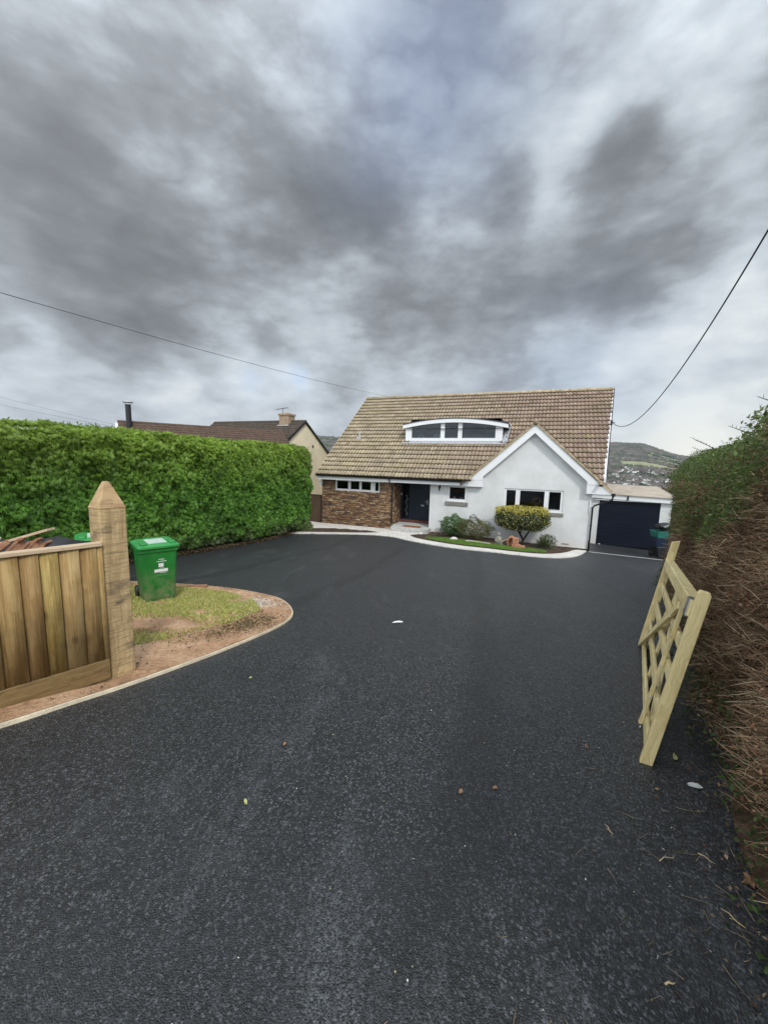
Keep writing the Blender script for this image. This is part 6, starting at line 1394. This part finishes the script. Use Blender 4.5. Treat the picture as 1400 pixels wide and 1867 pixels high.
inF = ((Rr > 1125 + (T - .62) * -300) & (Rr < 1232 + (T - .62) * -250) & (T > .60)) | ((Rr > 1335 - (T - .68) * 300) & (Rr < 1535) & (T > .668) & ~hr) | ((Rr > 988) & (Rr < 1032) & (T > .60) & (T < .66))
town = (Rr > 560) & (Rr < 1000); keep = ~inF & ~(town & (rng.random(k) < .35))
for T0, R0 in VP: keep &= ~((np.abs(T - T0) * Rr < 7) & (Rr < R0 + 6) & (Rr > R0 - 38))
for a_, b_ in ((-70, 0),): keep &= ~((T > .605) & (Rr > 1120 + (T - .62) * -300 + a_) & (Rr < 1130 + (T - .62) * -300)) & ~((T > .67) & (Rr > 1330 - (T - .68) * 300 + a_) & (Rr < 1345 - (T - .68) * 300)); T, Rr, X, Y = T[keep], Rr[keep], X[keep], Y[keep]; k = len(T)
P = np.c_[X, Y, hz(T, Rr) + 2.5]; pc = nz(X, Y, 45, 77)[:, None]; cc = np.where(pc > .55, np.array([.050, .062, .040]), np.array([.100, .090, .076])); cc = cc * (.75 + .5 * nz(X, Y, 90, 79)[:, None])
o = clumps('far_woodland', P, 4.0 + 1.6 * (Rr[:, None, None] / 1200), cc); tag(o, kind='stuff')
# two bare trees behind the garage
def bare_tree(name, label, x, y, z, hgt, rad, cols, n=2600, size=.16):
    t = thing(name, label, 'tree', (x, y, z)); tr = MB(); tr.tube([(0, 0, 0), (.1, 0, hgt * .4), (0, .1, hgt * .8)], [.16, .11, .04], 8)
    for j in range(22):
        a = j * 2.4; z0 = hgt * (.25 + .03 * j * .7); tr.tube([(0, 0, z0), (rad * .5 * math.cos(a), rad * .5 * math.sin(a), z0 + hgt * .12), (rad * .95 * math.cos(a), rad * .95 * math.sin(a), z0 + hgt * .22)], [.05, .03, .01], 5)
    tr.build('trunk', simple('tree_bark', (.11, .085, .06), .9, .1, .3, 5., .4), t)
    D = rng.normal(0, 1, (n, 3)); D /= np.linalg.norm(D, axis=1)[:, None]; P = D * rng.uniform(.3, 1, (n, 1)) ** .5 * (1 + .25 * np.sin(6 * D[:, :1] + 4 * D[:, 2:])) * np.array([rad, rad, hgt * .42]) + np.array([0, 0, hgt * .60])
    leaves('crown', P, D, size, cols, MT['colmatte'], t, .35, spread=1.2); return t
bare_tree('twiggy_tree', 'brownish twiggy tree rising behind the right corner of the garage', 19.6, 24.5, -6.2, 6.2, 2.2, [(.17, .14, .075), (.12, .10, .06), (.09, .09, .04)], 5200, .20)
bare_tree('dark_evergreen_bush', 'dark green bush between the garage wall and the pruned hedge', 16.0, 20.2, -4.4, 3.4, 1.3, [(.035, .05, .02), (.05, .07, .025)], 3200, .14)
# leafless twigs rising at the far left behind the hedge
bare_tree('bare_tree', 'leafless tree tips just above the far left hedge top', -11.6, 12.6, -3.0, 4.05, .9, [(.09, .07, .05)], 160, .03)

# ================================================================== AIR
hm = bpy.data.materials.new('air'); hm.use_nodes = True; t = hm.node_tree; t.nodes.clear()
pv_ = nd(t, 'ShaderNodeVolumePrincipled', Density=.00010, Anisotropy=.2); pv_.inputs['Color'].default_value = (.86, .90, .96, 1); ou = nd(t, 'ShaderNodeOutputMaterial'); lk(t, pv_.outputs[0], ou.inputs['Volume'])
hb = MB().box((-6500, -200, -120), (6800, 2950, 190)).build('haze', hm); hb['kind'] = 'stuff'
